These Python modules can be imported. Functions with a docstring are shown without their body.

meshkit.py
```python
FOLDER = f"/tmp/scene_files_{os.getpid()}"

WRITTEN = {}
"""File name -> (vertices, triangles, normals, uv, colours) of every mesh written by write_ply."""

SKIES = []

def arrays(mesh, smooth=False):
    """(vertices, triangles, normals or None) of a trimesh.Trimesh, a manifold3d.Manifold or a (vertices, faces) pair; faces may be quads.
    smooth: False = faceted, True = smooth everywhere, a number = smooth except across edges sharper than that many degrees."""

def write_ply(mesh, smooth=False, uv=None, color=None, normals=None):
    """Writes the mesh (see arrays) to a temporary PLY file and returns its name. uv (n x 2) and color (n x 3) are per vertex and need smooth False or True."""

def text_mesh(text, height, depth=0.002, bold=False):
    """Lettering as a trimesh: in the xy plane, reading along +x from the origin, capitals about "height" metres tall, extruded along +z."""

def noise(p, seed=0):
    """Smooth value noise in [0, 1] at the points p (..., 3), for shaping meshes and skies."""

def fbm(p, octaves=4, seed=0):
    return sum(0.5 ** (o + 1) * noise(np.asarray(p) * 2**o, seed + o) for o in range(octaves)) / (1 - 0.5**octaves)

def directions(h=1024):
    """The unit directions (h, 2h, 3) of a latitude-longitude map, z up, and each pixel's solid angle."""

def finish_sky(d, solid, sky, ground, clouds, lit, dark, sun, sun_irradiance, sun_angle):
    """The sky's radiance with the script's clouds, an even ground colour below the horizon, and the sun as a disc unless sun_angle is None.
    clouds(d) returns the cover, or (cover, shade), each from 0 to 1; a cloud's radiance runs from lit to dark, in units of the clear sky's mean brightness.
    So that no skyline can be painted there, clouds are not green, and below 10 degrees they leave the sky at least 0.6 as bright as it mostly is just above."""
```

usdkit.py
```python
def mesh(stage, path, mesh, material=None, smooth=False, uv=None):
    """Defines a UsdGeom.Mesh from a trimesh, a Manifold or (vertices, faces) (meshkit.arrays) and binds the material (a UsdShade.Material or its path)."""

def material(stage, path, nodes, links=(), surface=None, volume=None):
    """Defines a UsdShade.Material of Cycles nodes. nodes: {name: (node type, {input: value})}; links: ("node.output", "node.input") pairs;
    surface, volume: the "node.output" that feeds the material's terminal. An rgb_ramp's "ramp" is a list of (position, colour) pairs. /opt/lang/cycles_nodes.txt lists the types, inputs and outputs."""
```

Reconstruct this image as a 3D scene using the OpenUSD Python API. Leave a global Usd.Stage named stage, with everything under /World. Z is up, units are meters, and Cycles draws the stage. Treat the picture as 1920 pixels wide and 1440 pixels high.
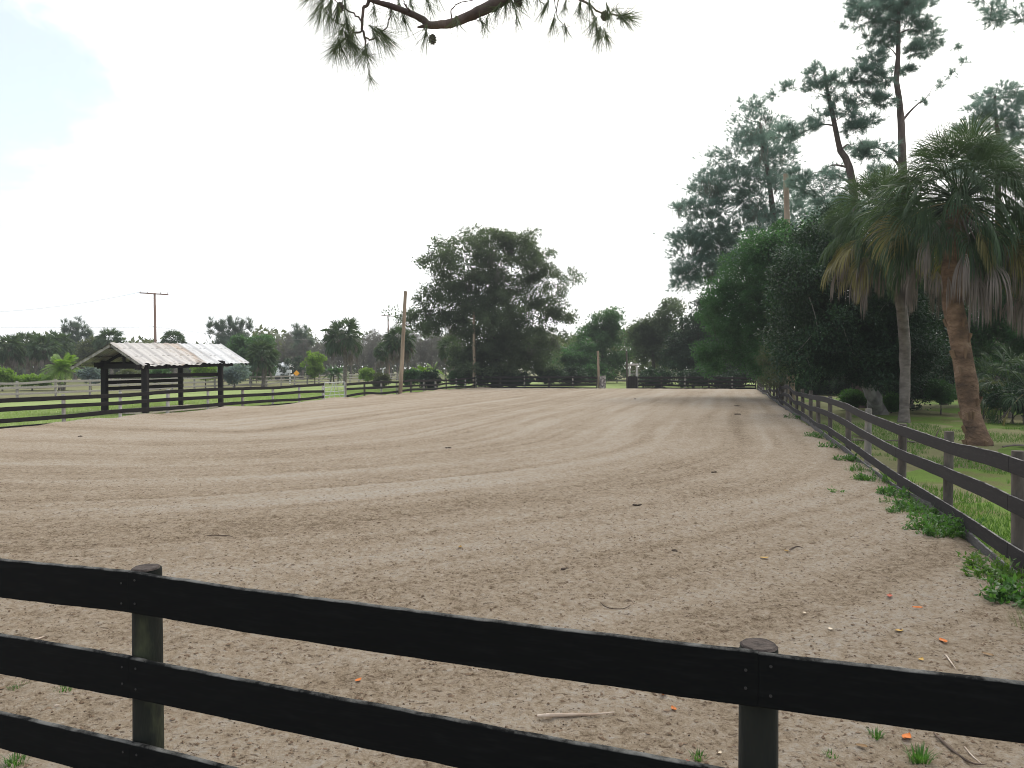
import math
import numpy as np, trimesh, usdkit, meshkit
from pxr import Usd, UsdGeom, UsdLux, UsdShade, Gf, Sdf, Vt

stage = Usd.Stage.CreateInMemory()
UsdGeom.SetStageUpAxis(stage, UsdGeom.Tokens.z); UsdGeom.SetStageMetersPerUnit(stage, 1.0)
world = UsdGeom.Xform.Define(stage, '/World'); stage.SetDefaultPrim(world.GetPrim())
UsdGeom.Scope.Define(stage, '/World/Looks')
PI = math.pi

# ------------------------------------------------------------------ camera
FPX, EYE, PITCH = 1390.0, 1.85, math.atan(30 / 1390.0)
cam = UsdGeom.Camera.Define(stage, '/World/camera')
cam.CreateHorizontalApertureAttr(36.0); cam.CreateVerticalApertureAttr(27.0)
cam.CreateFocalLengthAttr(36.0 * FPX / 1920); cam.CreateClippingRangeAttr(Gf.Vec2f(0.05, 5000))
cam.AddTranslateOp().Set((0, 0, EYE)); cam.AddRotateXOp().Set(90 - math.degrees(PITCH))
cam.CreateExposureAttr(0.32)
# ------------------------------------------------------------------ sky and sun
SUN_AZ, SUN_EL = math.radians(30), math.radians(50)
SUN = np.array([math.sin(SUN_AZ) * math.cos(SUN_EL), math.cos(SUN_AZ) * math.cos(SUN_EL), math.sin(SUN_EL)])
SKY = 0.10
skymat = usdkit.material(stage, '/World/Looks/sky', {
    'tc': ('texture_coordinate', {}),
    'sky': ('sky_texture', {'sky_type': 'single_scattering', 'sun_disc': False, 'sun_elevation': SUN_EL, 'sun_rotation': SUN_AZ}),
    'lift': ('mix', {'mix_type': 'add', 'fac': 1.0, 'color2': (4.5, 4.45, 4.7)}),
    'stretch': ('mapping', {'scale': (1.0, 1.0, 2.2), 'location': (4.6, 6.1, 8.8)}),
    'n1': ('noise_texture', {'scale': 2.3, 'detail': 7.0, 'roughness': 0.56, 'distortion': 0.25}),
    'dot': ('mapping', {'scale': (SUN[0], SUN[1], SUN[2])}),
    'sx': ('separate_xyz', {}),
    'd1': ('math', {'math_type': 'add'}), 'd2': ('math', {'math_type': 'add'}),
    'near': ('map_range', {'from_min': 0.42, 'from_max': 0.78, 'to_min': -0.02, 'to_max': 0.34, 'clamp': True}),
    'cov': ('math', {'math_type': 'add'}), 'sz': ('separate_xyz', {}), 'low': ('map_range', {'range_type': 'smoothstep', 'from_min': 0.0, 'from_max': 0.2, 'to_min': 0.22, 'to_max': 0.0, 'clamp': True}), 'cov2': ('math', {'math_type': 'add'}),
    'edge': ('map_range', {'range_type': 'smoothstep', 'from_min': 0.485, 'from_max': 0.61, 'to_min': 0.0, 'to_max': 1.0, 'clamp': True}),
    'glow': ('map_range', {'range_type': 'smoothstep', 'from_min': 0.0, 'from_max': 1.0, 'to_min': 0.0, 'to_max': 1.0, 'clamp': True}),
    'cloud': ('rgb_ramp', {'ramp': [(0.0, (9.6, 9.9, 10.2)), (0.5, (11.0, 11.1, 11.2)), (0.85, (12.5, 12.4, 12.2)), (1.0, (19, 18.6, 18))]}),
    'mixc': ('mix', {'mix_type': 'mix'}),
    'bg': ('background_shader', {'strength': SKY})},
    [('tc.generated', 'stretch.vector'), ('stretch.vector', 'n1.vector'), ('tc.generated', 'dot.vector'), ('dot.vector', 'sx.vector'),
     ('sx.x', 'd1.value1'), ('sx.y', 'd1.value2'), ('d1.value', 'd2.value1'), ('sx.z', 'd2.value2'), ('d2.value', 'near.value'),
     ('n1.fac', 'cov.value1'), ('near.result', 'cov.value2'), ('tc.generated', 'sz.vector'), ('sz.z', 'low.value'), ('cov.value', 'cov2.value1'), ('low.result', 'cov2.value2'), ('cov2.value', 'edge.value'), ('d2.value', 'glow.value'), ('glow.result', 'cloud.fac'),
     ('sky.color', 'lift.color1'), ('lift.color', 'mixc.color1'), ('cloud.color', 'mixc.color2'), ('edge.result', 'mixc.fac'), ('mixc.color', 'bg.color')],
    surface='bg.background')
dome = UsdLux.DomeLight.Define(stage, '/World/sky'); dome.CreateIntensityAttr(1.0)
UsdShade.MaterialBindingAPI.Apply(dome.GetPrim()).Bind(skymat)
dome.GetPrim().SetCustomDataByKey('kind', 'structure')
sun = UsdLux.DistantLight.Define(stage, '/World/sun')
sun.CreateIntensityAttr(0.4); sun.CreateAngleAttr(14.0); sun.CreateNormalizeAttr(True); sun.CreateColorAttr(Gf.Vec3f(1.0, 0.95, 0.88))
sun.AddRotateZOp().Set(-math.degrees(SUN_AZ)); sun.AddRotateXOp().Set(-(90 - math.degrees(SUN_EL)))

# ------------------------------------------------------------------ helpers
CT, ST = math.cos(PITCH), math.sin(PITCH)
def ray(px, py):
    a, b = (px - 960) / FPX, (720 - py) / FPX
    return np.array([a, CT + b * ST, -ST + b * CT])
def at(px, py, Y):                      # the point seen at a pixel of the photograph, Y metres ahead
    r = ray(px, py); return np.array([0, 0, EYE]) + r * (Y / r[1])
def ground(px, py, z=0.0):
    r = ray(px, py); return np.array([0, 0, EYE]) + r * ((z - EYE) / r[2])
def gx(px, Y, z=0.0):                   # on the ground, Y metres ahead, in the column px
    p = at(px, 700, Y); return np.array([p[0], Y, z])

NAMES = {}
def numbered(parent, name):
    k = NAMES.get((parent, name), 0); NAMES[(parent, name)] = k + 1
    return f'{parent}/{name}' if k == 0 else f'{parent}/{name}_{k:03d}'
def tag(prim, label=None, cat=None, group=None, kind=None):
    for k, v in (('label', label), ('category', cat), ('group', group), ('kind', kind)):
        if v: prim.SetCustomDataByKey(k, v)
    return prim
def path(p): return str(p.GetPath()) if hasattr(p, 'GetPath') else (p or '/World')
def thing(name, label, cat, loc=(0, 0, 0), group=None):
    x = UsdGeom.Xform.Define(stage, numbered('/World', name)); x.AddTranslateOp().Set(tuple(map(float, loc)))
    return tag(x.GetPrim(), label, cat, group)
def origin(parent):
    if parent is None: return np.zeros(3)
    p, o = stage.GetPrimAtPath(path(parent)), np.zeros(3)
    while p and str(p.GetPath()) != '/World':
        t = p.GetAttribute('xformOp:translate')
        if t and t.HasAuthoredValue(): o = o + np.array(t.Get())
        p = p.GetParent()
    return o
def obj(name, vf, mat, parent=None, smooth=False, uv=None, base=None):
    """One Mesh prim; vf in world coordinates; a top-level one gets its origin at base."""
    v, f, n = meshkit.arrays(vf, smooth); u_ = np.unique(f)
    if len(u_) < len(v): f = np.searchsorted(u_, f); v = v[u_]; n = None if n is None else n[u_]
    p = numbered(path(parent), name)
    o = origin(parent) if parent is not None else (np.asarray(base, float) if base is not None else np.zeros(3))
    m = UsdGeom.Mesh.Define(stage, p)
    m.CreatePointsAttr(Vt.Vec3fArray.FromNumpy((v - o).astype(np.float32)))
    m.CreateFaceVertexCountsAttr(Vt.IntArray.FromNumpy(np.full(len(f), 3, np.int32)))
    m.CreateFaceVertexIndicesAttr(Vt.IntArray.FromNumpy(f.astype(np.int32).ravel()))
    m.CreateSubdivisionSchemeAttr('none')
    if n is not None:
        m.CreateNormalsAttr(Vt.Vec3fArray.FromNumpy(n.astype(np.float32))); m.SetNormalsInterpolation('vertex')
    if parent is None and base is not None: m.AddTranslateOp().Set(tuple(map(float, o)))
    if mat is not None: UsdShade.MaterialBindingAPI.Apply(m.GetPrim()).Bind(mat)
    return m.GetPrim()
def copy_of(root, loc, label, group=None, rz=0.0, s=1.0, name=None):
    x = UsdGeom.Xform.Define(stage, numbered('/World', name or root.GetName().split('_0')[0]))
    p = x.GetPrim(); p.GetReferences().AddInternalReference(root.GetPath())
    x.ClearXformOpOrder()
    x.AddTranslateOp().Set(tuple(map(float, loc))) if not p.GetAttribute('xformOp:translate') else p.GetAttribute('xformOp:translate').Set(tuple(map(float, loc)))
    ops = [UsdGeom.XformOp(p.GetAttribute('xformOp:translate'))]
    r = x.AddRotateZOp(); r.Set(float(rz)); sc = x.AddScaleOp(); sc.Set(Gf.Vec3f(*(s if np.ndim(s) else (s, s, s))))
    x.SetXformOpOrder([ops[0], r, sc])
    p.SetInstanceable(True)
    d = root.GetCustomData(); tag(p, label, d.get('category'), group or d.get('group'))
    return p

def cat(*parts):
    V, F, k = [], [], 0
    for v, f in parts:
        V.append(v); F.append(np.asarray(f) + k); k += len(v)
    return np.vstack(V), np.vstack(F)
def frame(P):
    P = np.asarray(P, float); T = np.gradient(P, axis=0); T /= np.linalg.norm(T, axis=1, keepdims=True) + 1e-12
    ref = np.array([0, 0, 1.0]) if abs(T[:, 2]).mean() < 0.8 else np.array([1.0, 0, 0])
    S = np.cross(T, ref); S /= np.linalg.norm(S, axis=1, keepdims=True) + 1e-12
    return T, S, np.cross(S, T)
def tube(P, R, k=6, caps=True, rough=0.0, rng=None):
    P = np.asarray(P, float); n = len(P); R = np.broadcast_to(np.asarray(R, float), n)
    T, S, U = frame(P); a = np.arange(k) * 2 * PI / k
    rad = R[:, None] * (1 + (rough * rng.normal(size=(n, k)) if rough else 0))
    V = P[:, None] + rad[..., None] * (np.cos(a)[None, :, None] * S[:, None] + np.sin(a)[None, :, None] * U[:, None])
    V = V.reshape(-1, 3); i = np.arange(n - 1)[:, None] * k; j = np.arange(k)[None]; j2 = (j + 1) % k
    q = np.stack([i + j, i + j2, i + k + j2, i + k + j], -1).reshape(-1, 4)
    F = np.vstack([q[:, [0, 2, 1]], q[:, [0, 3, 2]]])
    if caps:
        V = np.vstack([V, P[:1], P[-1:]]); c0, c1 = n * k, n * k + 1; jj = np.arange(k)
        F = np.vstack([F, np.stack([np.full(k, c0), jj, (jj + 1) % k], 1), np.stack([np.full(k, c1), (n - 1) * k + (jj + 1) % k, (n - 1) * k + jj], 1)])
    return V, F
def box(c, size, rz=0.0):
    b = trimesh.creation.box(extents=size); v = np.array(b.vertices)
    c_, s_ = math.cos(rz), math.sin(rz); v = v @ np.array([[c_, -s_, 0], [s_, c_, 0], [0, 0, 1]]).T
    return v + np.asarray(c, float), np.array(b.faces)
def beam(p0, p1, w, h):
    """A squared timber from p0 to p1, w across and h upright."""
    p0, p1 = np.asarray(p0, float), np.asarray(p1, float); T, S, U = frame([p0, p1]); c = 0.12 * min(w, h)
    sec = [(-w/2, -h/2+c), (-w/2+c, -h/2), (w/2-c, -h/2), (w/2, -h/2+c), (w/2, h/2-c), (w/2-c, h/2), (-w/2+c, h/2), (-w/2, h/2-c)]
    return sweep(np.array([p0, p1]), sec)
def sweep(P, sec, S=None, U=None):
    P = np.asarray(P, float); n, k = len(P), len(sec[0]) if np.ndim(sec) == 3 else len(sec)
    T, S0, U0 = frame(P); S = S0 if S is None else S; U = U0 if U is None else U
    sec = np.broadcast_to(np.asarray(sec, float), (n, k, 2))
    V = (P[:, None] + sec[..., :1] * S[:, None] + sec[..., 1:] * U[:, None]).reshape(-1, 3)
    i = np.arange(n - 1)[:, None] * k; j = np.arange(k)[None]; j2 = (j + 1) % k
    q = np.stack([i + j, i + j2, i + k + j2, i + k + j], -1).reshape(-1, 4)
    F = np.vstack([q[:, [0, 1, 2]], q[:, [0, 2, 3]]])
    V = np.vstack([V, V[:k].mean(0)[None], V[-k:].mean(0)[None]]); jj = np.arange(k); a, b = n * k, n * k + 1
    F = np.vstack([F, np.stack([np.full(k, a), (jj + 1) % k, jj], 1), np.stack([np.full(k, b), (n - 1) * k + jj, (n - 1) * k + (jj + 1) % k], 1)])
    return V, F
def board(P, h, th, rough, rng):
    """A sawn plank following the centre line P, standing on edge, with worn edges."""
    P = np.asarray(P, float); n = len(P); c = 0.005
    T, S, U = frame(P); S[:, 2] = 0; S /= np.linalg.norm(S, axis=1, keepdims=True); U = np.tile([0, 0, 1.0], (n, 1))
    base = np.array([(-th/2, -h/2+c), (-th/2+c, -h/2), (th/2-c, -h/2), (th/2, -h/2+c), (th/2, h/2-c), (th/2-c, h/2), (-th/2+c, h/2), (-th/2, h/2-c)])
    sec = np.tile(base, (n, 1, 1))
    if rough:
        t = np.cumsum(rng.normal(0, rough * .35, n)); t -= np.linspace(t[0], t[-1], n); b = np.cumsum(rng.normal(0, rough * .3, n)); b -= np.linspace(b[0], b[-1], n)
        sec[:, 4:, 1] += (t + rng.normal(0, rough * .35, n))[:, None] + rng.normal(0, rough * .3, (n, 4)); sec[:, :4, 1] += (b + rng.normal(0, rough * .3, n))[:, None]
        sec[..., 0] += rng.normal(0, rough * .12, (n, 8))
    return sweep(P, sec, S, U)
def blob(c, r, rng, sub=1, rough=.2):
    s = trimesh.creation.icosphere(subdivisions=sub); v = np.array(s.vertices)
    v = v * (1 + rough * (meshkit.noise(v * 1.7 + rng.uniform(0, 50, 3)) - .5) * 2)[:, None] * np.asarray(r, float)
    return v + np.asarray(c, float), np.array(s.faces)

def unit(v): return v / (np.linalg.norm(v, axis=-1, keepdims=True) + 1e-12)
def leaf_cloud(pos, L, W, rng, sag=0.25, out=None):
    n = len(pos); a = rng.normal(size=(n, 3)) + (0 if out is None else out * .8); a[:, 2] -= sag; a = unit(a)
    b = unit(np.cross(a, rng.normal(size=(n, 3)) * .8 + [0, 0, 1.0])); nn = np.cross(a, b)
    l = (L * rng.uniform(.65, 1.35, n))[:, None]; w = (W * rng.uniform(.7, 1.3, n))[:, None]
    V = np.stack([pos, pos + a * l * .45 + b * w * .5 + nn * w * .12, pos + a * l, pos + a * l * .45 - b * w * .5 + nn * w * .12], 1).reshape(-1, 3)
    i = np.arange(n)[:, None] * 4
    return V, np.vstack([i + [0, 1, 2], i + [0, 2, 3]])
def tuft_cloud(pos, axis, m, L, W, spread, rng):
    n = len(pos); pos = np.repeat(pos, m, 0); ax = np.repeat(unit(axis), m, 0); N = n * m
    d = unit(ax + rng.normal(size=(N, 3)) * spread); l = (L * rng.uniform(.6, 1.2, N))[:, None]
    b = unit(np.cross(d, rng.normal(size=(N, 3)))) * (W / 2); st = pos - ax * (rng.uniform(0, .35, N)[:, None] * L)
    V = np.stack([st - b, st + b, st + d * l], 1).reshape(-1, 3)
    return V, np.arange(N * 3).reshape(-1, 3)

# ------------------------------------------------------------------ materials
def M(name, nodes, links, surface='p.BSDF'): return usdkit.material(stage, '/World/Looks/' + name, nodes, links, surface=surface)
def speckle(name, ramp, scale=3.0, detail=4.0, rough=.8, bump=.3, bscale=40.0, stretch=(1, 1, 1), spec=.2, dist=.01, metallic=0.0):
    return M(name, {'g': ('geometry', {}), 'm': ('mapping', {'scale': stretch}), 'n': ('noise_texture', {'scale': scale, 'detail': detail, 'roughness': .6}),
        'r': ('rgb_ramp', {'ramp': ramp}), 'nb': ('noise_texture', {'scale': bscale, 'detail': 3.0}),
        'b': ('bump', {'strength': bump, 'distance': dist}), 'p': ('principled_bsdf', {'roughness': rough, 'specular_ior_level': spec, 'metallic': metallic})},
        [('g.position', 'm.vector'), ('m.vector', 'n.vector'), ('m.vector', 'nb.vector'), ('n.fac', 'r.fac'), ('r.color', 'p.base_color'), ('nb.fac', 'b.height'), ('b.normal', 'p.normal')])
def leafmat(name, ramp, trans=.3, tcol=None, rough=.5, spec=.35, vscale=.7, lo=.62, hi=1.3):
    mid = ramp[len(ramp) // 2][1] if np.ndim(ramp[0][-1]) else ramp[len(ramp) // 2]
    tcol = tcol or tuple(min(1, c * k) for c, k in zip(mid, (2.0, 2.2, 1.3)))
    return M(name, {'g': ('geometry', {}), 'r': ('rgb_ramp', {'ramp': ramp}), 'n': ('noise_texture', {'scale': vscale, 'detail': 2.0}),
        'mr': ('map_range', {'from_min': .3, 'from_max': .7, 'to_min': lo, 'to_max': hi}), 'cc': ('combine_color', {}), 'mu': ('mix', {'mix_type': 'multiply', 'fac': 1.0}),
        'p': ('principled_bsdf', {'roughness': rough, 'specular_ior_level': spec}), 't': ('translucent_bsdf', {'color': tcol}), 'x': ('mix_closure', {'fac': trans})},
        [('g.random_per_island', 'r.fac'), ('g.position', 'n.vector'), ('n.fac', 'mr.value'), ('mr.result', 'cc.r'), ('mr.result', 'cc.g'), ('mr.result', 'cc.b'),
         ('r.color', 'mu.color1'), ('cc.color', 'mu.color2'), ('mu.color', 'p.base_color'), ('p.BSDF', 'x.closure1'), ('t.BSDF', 'x.closure2')], surface='x.closure')
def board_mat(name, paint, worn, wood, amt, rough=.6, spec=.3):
    """Painted timber, worn in streaks; top arrises pale with bare wood and painted-in light."""
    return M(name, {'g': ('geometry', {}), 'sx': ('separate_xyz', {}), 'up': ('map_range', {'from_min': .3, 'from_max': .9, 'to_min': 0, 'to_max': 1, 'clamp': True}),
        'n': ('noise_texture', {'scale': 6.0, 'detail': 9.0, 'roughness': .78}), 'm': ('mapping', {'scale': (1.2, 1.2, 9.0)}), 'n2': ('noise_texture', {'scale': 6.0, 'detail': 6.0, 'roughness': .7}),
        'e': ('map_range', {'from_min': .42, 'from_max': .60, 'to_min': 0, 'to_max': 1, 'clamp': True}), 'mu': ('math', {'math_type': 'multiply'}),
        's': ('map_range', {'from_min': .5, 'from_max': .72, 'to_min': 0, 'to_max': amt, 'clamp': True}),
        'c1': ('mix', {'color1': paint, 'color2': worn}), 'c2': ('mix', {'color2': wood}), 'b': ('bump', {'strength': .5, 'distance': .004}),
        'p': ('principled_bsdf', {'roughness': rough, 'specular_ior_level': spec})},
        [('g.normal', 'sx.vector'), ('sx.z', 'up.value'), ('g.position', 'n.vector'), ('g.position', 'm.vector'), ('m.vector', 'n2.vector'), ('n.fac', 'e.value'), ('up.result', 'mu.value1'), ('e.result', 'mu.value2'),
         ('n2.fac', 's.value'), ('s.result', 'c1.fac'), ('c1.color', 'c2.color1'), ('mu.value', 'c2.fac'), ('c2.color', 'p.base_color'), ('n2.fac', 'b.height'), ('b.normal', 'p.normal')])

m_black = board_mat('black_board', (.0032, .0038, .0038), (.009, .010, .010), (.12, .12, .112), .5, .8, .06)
m_black_post = speckle('black_post', [(.3, (.006, .007, .006)), (.54, (.010, .012, .009)), (.64, (.035, .04, .022)), (.85, (.09, .09, .055))], 5, 5, .85, .6, 30, (1, 1, .35))
m_post_end = speckle('post_end_grain', [(.3, (.02, .016, .014)), (.6, (.065, .052, .045)), (.8, (.11, .09, .08))], 30, 4, .9, .7, 80)
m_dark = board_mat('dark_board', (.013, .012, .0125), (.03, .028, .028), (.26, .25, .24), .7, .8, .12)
m_dark_far = board_mat('dark_far_board', (.011, .0095, .0095), (.024, .021, .021), (.06, .055, .05), .5, .8, .15)
m_grade = board_mat('grade_board', (.045, .043, .043), (.11, .107, .105), (.26, .25, .24), .9, .8, .2)
m_greypost = speckle('weathered_post', [(.3, (.12, .11, .095)), (.5, (.23, .215, .19)), (.75, (.37, .35, .315))], 8, 5, .85, .5, 30, (1, 1, .3))
m_midpost = speckle('mid_grey_post', [(.3, (.08, .074, .062)), (.55, (.15, .14, .12)), (.8, (.24, .225, .2))], 8, 5, .85, .5, 30, (1, 1, .3))
m_palepost = speckle('pale_post', [(.3, (.24, .225, .20)), (.5, (.38, .365, .335)), (.75, (.50, .48, .45))], 8, 5, .85, .5, 30, (1, 1, .3))
m_brownpost = speckle('brown_post', [(.3, (.035, .03, .025)), (.55, (.075, .065, .054)), (.8, (.14, .125, .105))], 8, 5, .85, .5, 30, (1, 1, .3))
m_greyboard = board_mat('grey_board', (.25, .235, .21), (.36, .34, .31), (.42, .41, .38), .9, .8, .2)
m_polewood = speckle('pole_wood', [(.3, (.15, .11, .075)), (.55, (.26, .205, .145)), (.8, (.34, .28, .21))], 3, 5, .8, .4, 20, (1, 1, .15))
m_polered = speckle('pole_reddish_wood', [(.3, (.16, .10, .08)), (.7, (.27, .18, .145))], 3, 4, .8, .3, 20, (1, 1, .15))
m_bark = speckle('bark', [(.3, (.035, .03, .025)), (.55, (.085, .072, .06)), (.8, (.16, .14, .12))], 5, 5, .9, .9, 14, (1, 1, .4), dist=.05)
m_bark_pale = speckle('pale_bark', [(.3, (.09, .085, .075)), (.55, (.19, .18, .16)), (.8, (.30, .29, .26))], 4, 5, .9, .7, 14, (1, 1, .5), dist=.03)
m_pinebark = speckle('pine_bark', [(.3, (.035, .026, .022)), (.55, (.09, .066, .056)), (.8, (.17, .13, .115))], 4, 5, .9, 1.0, 10, (1, 1, .35), dist=.05)
m_palmtrunk = speckle('palm_trunk_bark', [(.3, (.045, .03, .02)), (.5, (.12, .075, .045)), (.65, (.19, .125, .08)), (.85, (.25, .2, .15))], 2.2, 6, .9, 1.0, 9, (1, 1, 1.6), dist=.05)
m_palmgrey = speckle('palm_grey_trunk', [(.3, (.07, .06, .05)), (.6, (.16, .14, .12)), (.85, (.24, .22, .19))], 3, 5, .9, .8, 9, (1, 1, 2), dist=.03)
m_boot = leafmat('palm_boot_stub', [(.13, .085, .05), (.21, .15, .09), (.26, .2, .14)], .0, rough=.85, spec=.15)
m_steel = speckle('galvanised_pipe', [(.3, (.26, .28, .27)), (.7, (.40, .42, .41))], 5, 3, .45, .05, 60, spec=.5, metallic=.35)
m_white = speckle('white_paint', [(.3, (.66, .67, .67)), (.7, (.80, .80, .80))], 3, 3, .45, .05, 40, spec=.4)
m_glassdark = M('dark_window', {'p': ('principled_bsdf', {'base_color': (.02, .022, .025), 'roughness': .08, 'specular_ior_level': .5})}, [])
m_nail = M('nail_head', {'p': ('principled_bsdf', {'base_color': (.02, .019, .018), 'roughness': .85, 'metallic': .2})}, [])
m_wire = M('wire', {'p': ('principled_bsdf', {'base_color': (.06, .06, .06), 'roughness': .6})}, [])
m_rubber = M('rubber', {'p': ('principled_bsdf', {'base_color': (.02, .02, .02), 'roughness': .8})}, [])
m_orange = speckle('orange_sign', [(.3, (.70, .30, .02)), (.7, (.80, .38, .04))], 6, 3, .5, .05, 50)
m_rust = speckle('rust_red', [(.3, (.16, .055, .035)), (.7, (.30, .11, .07))], 2, 4, .8, .3, 20)

g1 = [(.022, .05, .014), (.038, .078, .02), (.06, .11, .03)]
m_oak = leafmat('oak_leaf', [(.012, .03, .014), (.022, .048, .021), (.045, .08, .035)], .14, spec=.25, lo=.4, hi=1.7)  # wide tone noise paints some leaf clumps as lit
m_vine = leafmat('glossy_green_leaf', [(.022, .06, .022), (.042, .105, .038), (.08, .165, .06)], .38, rough=.45, lo=.4, hi=1.55)  # lit clumps put into the leaf colour by wide tone noise
m_bigtree = leafmat('fig_leaf', [(.038, .056, .034), (.065, .088, .052), (.105, .125, .078)], .42, rough=.5)
m_pine = leafmat('pine_needle', [(.06, .105, .085), (.095, .145, .115), (.13, .175, .13)], .55, tcol=(.22, .34, .26), vscale=.5)
m_pinenear = leafmat('pine_needle_near', [(.045, .055, .03), (.07, .095, .05), (.10, .12, .07)], .3)
m_casu = leafmat('casuarina_needle', [(.07, .095, .085), (.10, .13, .115), (.14, .165, .14)], .3)
m_palm = leafmat('palm_leaf', [(.022, .046, .02), (.05, .075, .036), (.17, .175, .115)], .25, rough=.6, spec=.3, vscale=1.2)
m_palmyel = leafmat('palm_leaf_yellowing', [(.10, .09, .03), (.17, .14, .05), (.22, .18, .09)], .25, vscale=1.2)
m_dead = leafmat('dead_palm_leaf', [(.15, .13, .115), (.28, .255, .23), (.44, .41, .375)], .15, tcol=(.25, .2, .15), rough=.8, spec=.15, vscale=1.0)
m_olive = leafmat('olive_leaf', [(.05, .065, .03), (.085, .095, .045), (.12, .12, .065)], .25)
m_lime = leafmat('lime_leaf', [(.09, .16, .018), (.15, .24, .03), (.22, .30, .05)], .3)
m_midgreen = leafmat('mid_green_leaf', [(.03, .075, .025), (.055, .12, .04), (.085, .16, .055)], .25)
m_bluegrey = leafmat('blue_grey_leaf', [(.12, .16, .16), (.17, .22, .22), (.22, .27, .27)], .15)
m_greytwig = leafmat('bare_twig', [(.09, .085, .085), (.14, .13, .125), (.19, .175, .165)], .1)
m_weed = leafmat('weed_leaf', [(.03, .08, .015), (.055, .13, .025), (.11, .19, .05)], .3, vscale=4, lo=.5, hi=1.4)
m_grassblade = leafmat('grass_blade', [(.04, .09, .014), (.065, .125, .02), (.12, .14, .045)], .3, vscale=.8)
m_moss = leafmat('hanging_moss', [(.10, .10, .09), (.15, .15, .13), (.2, .19, .17)], .15)

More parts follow.
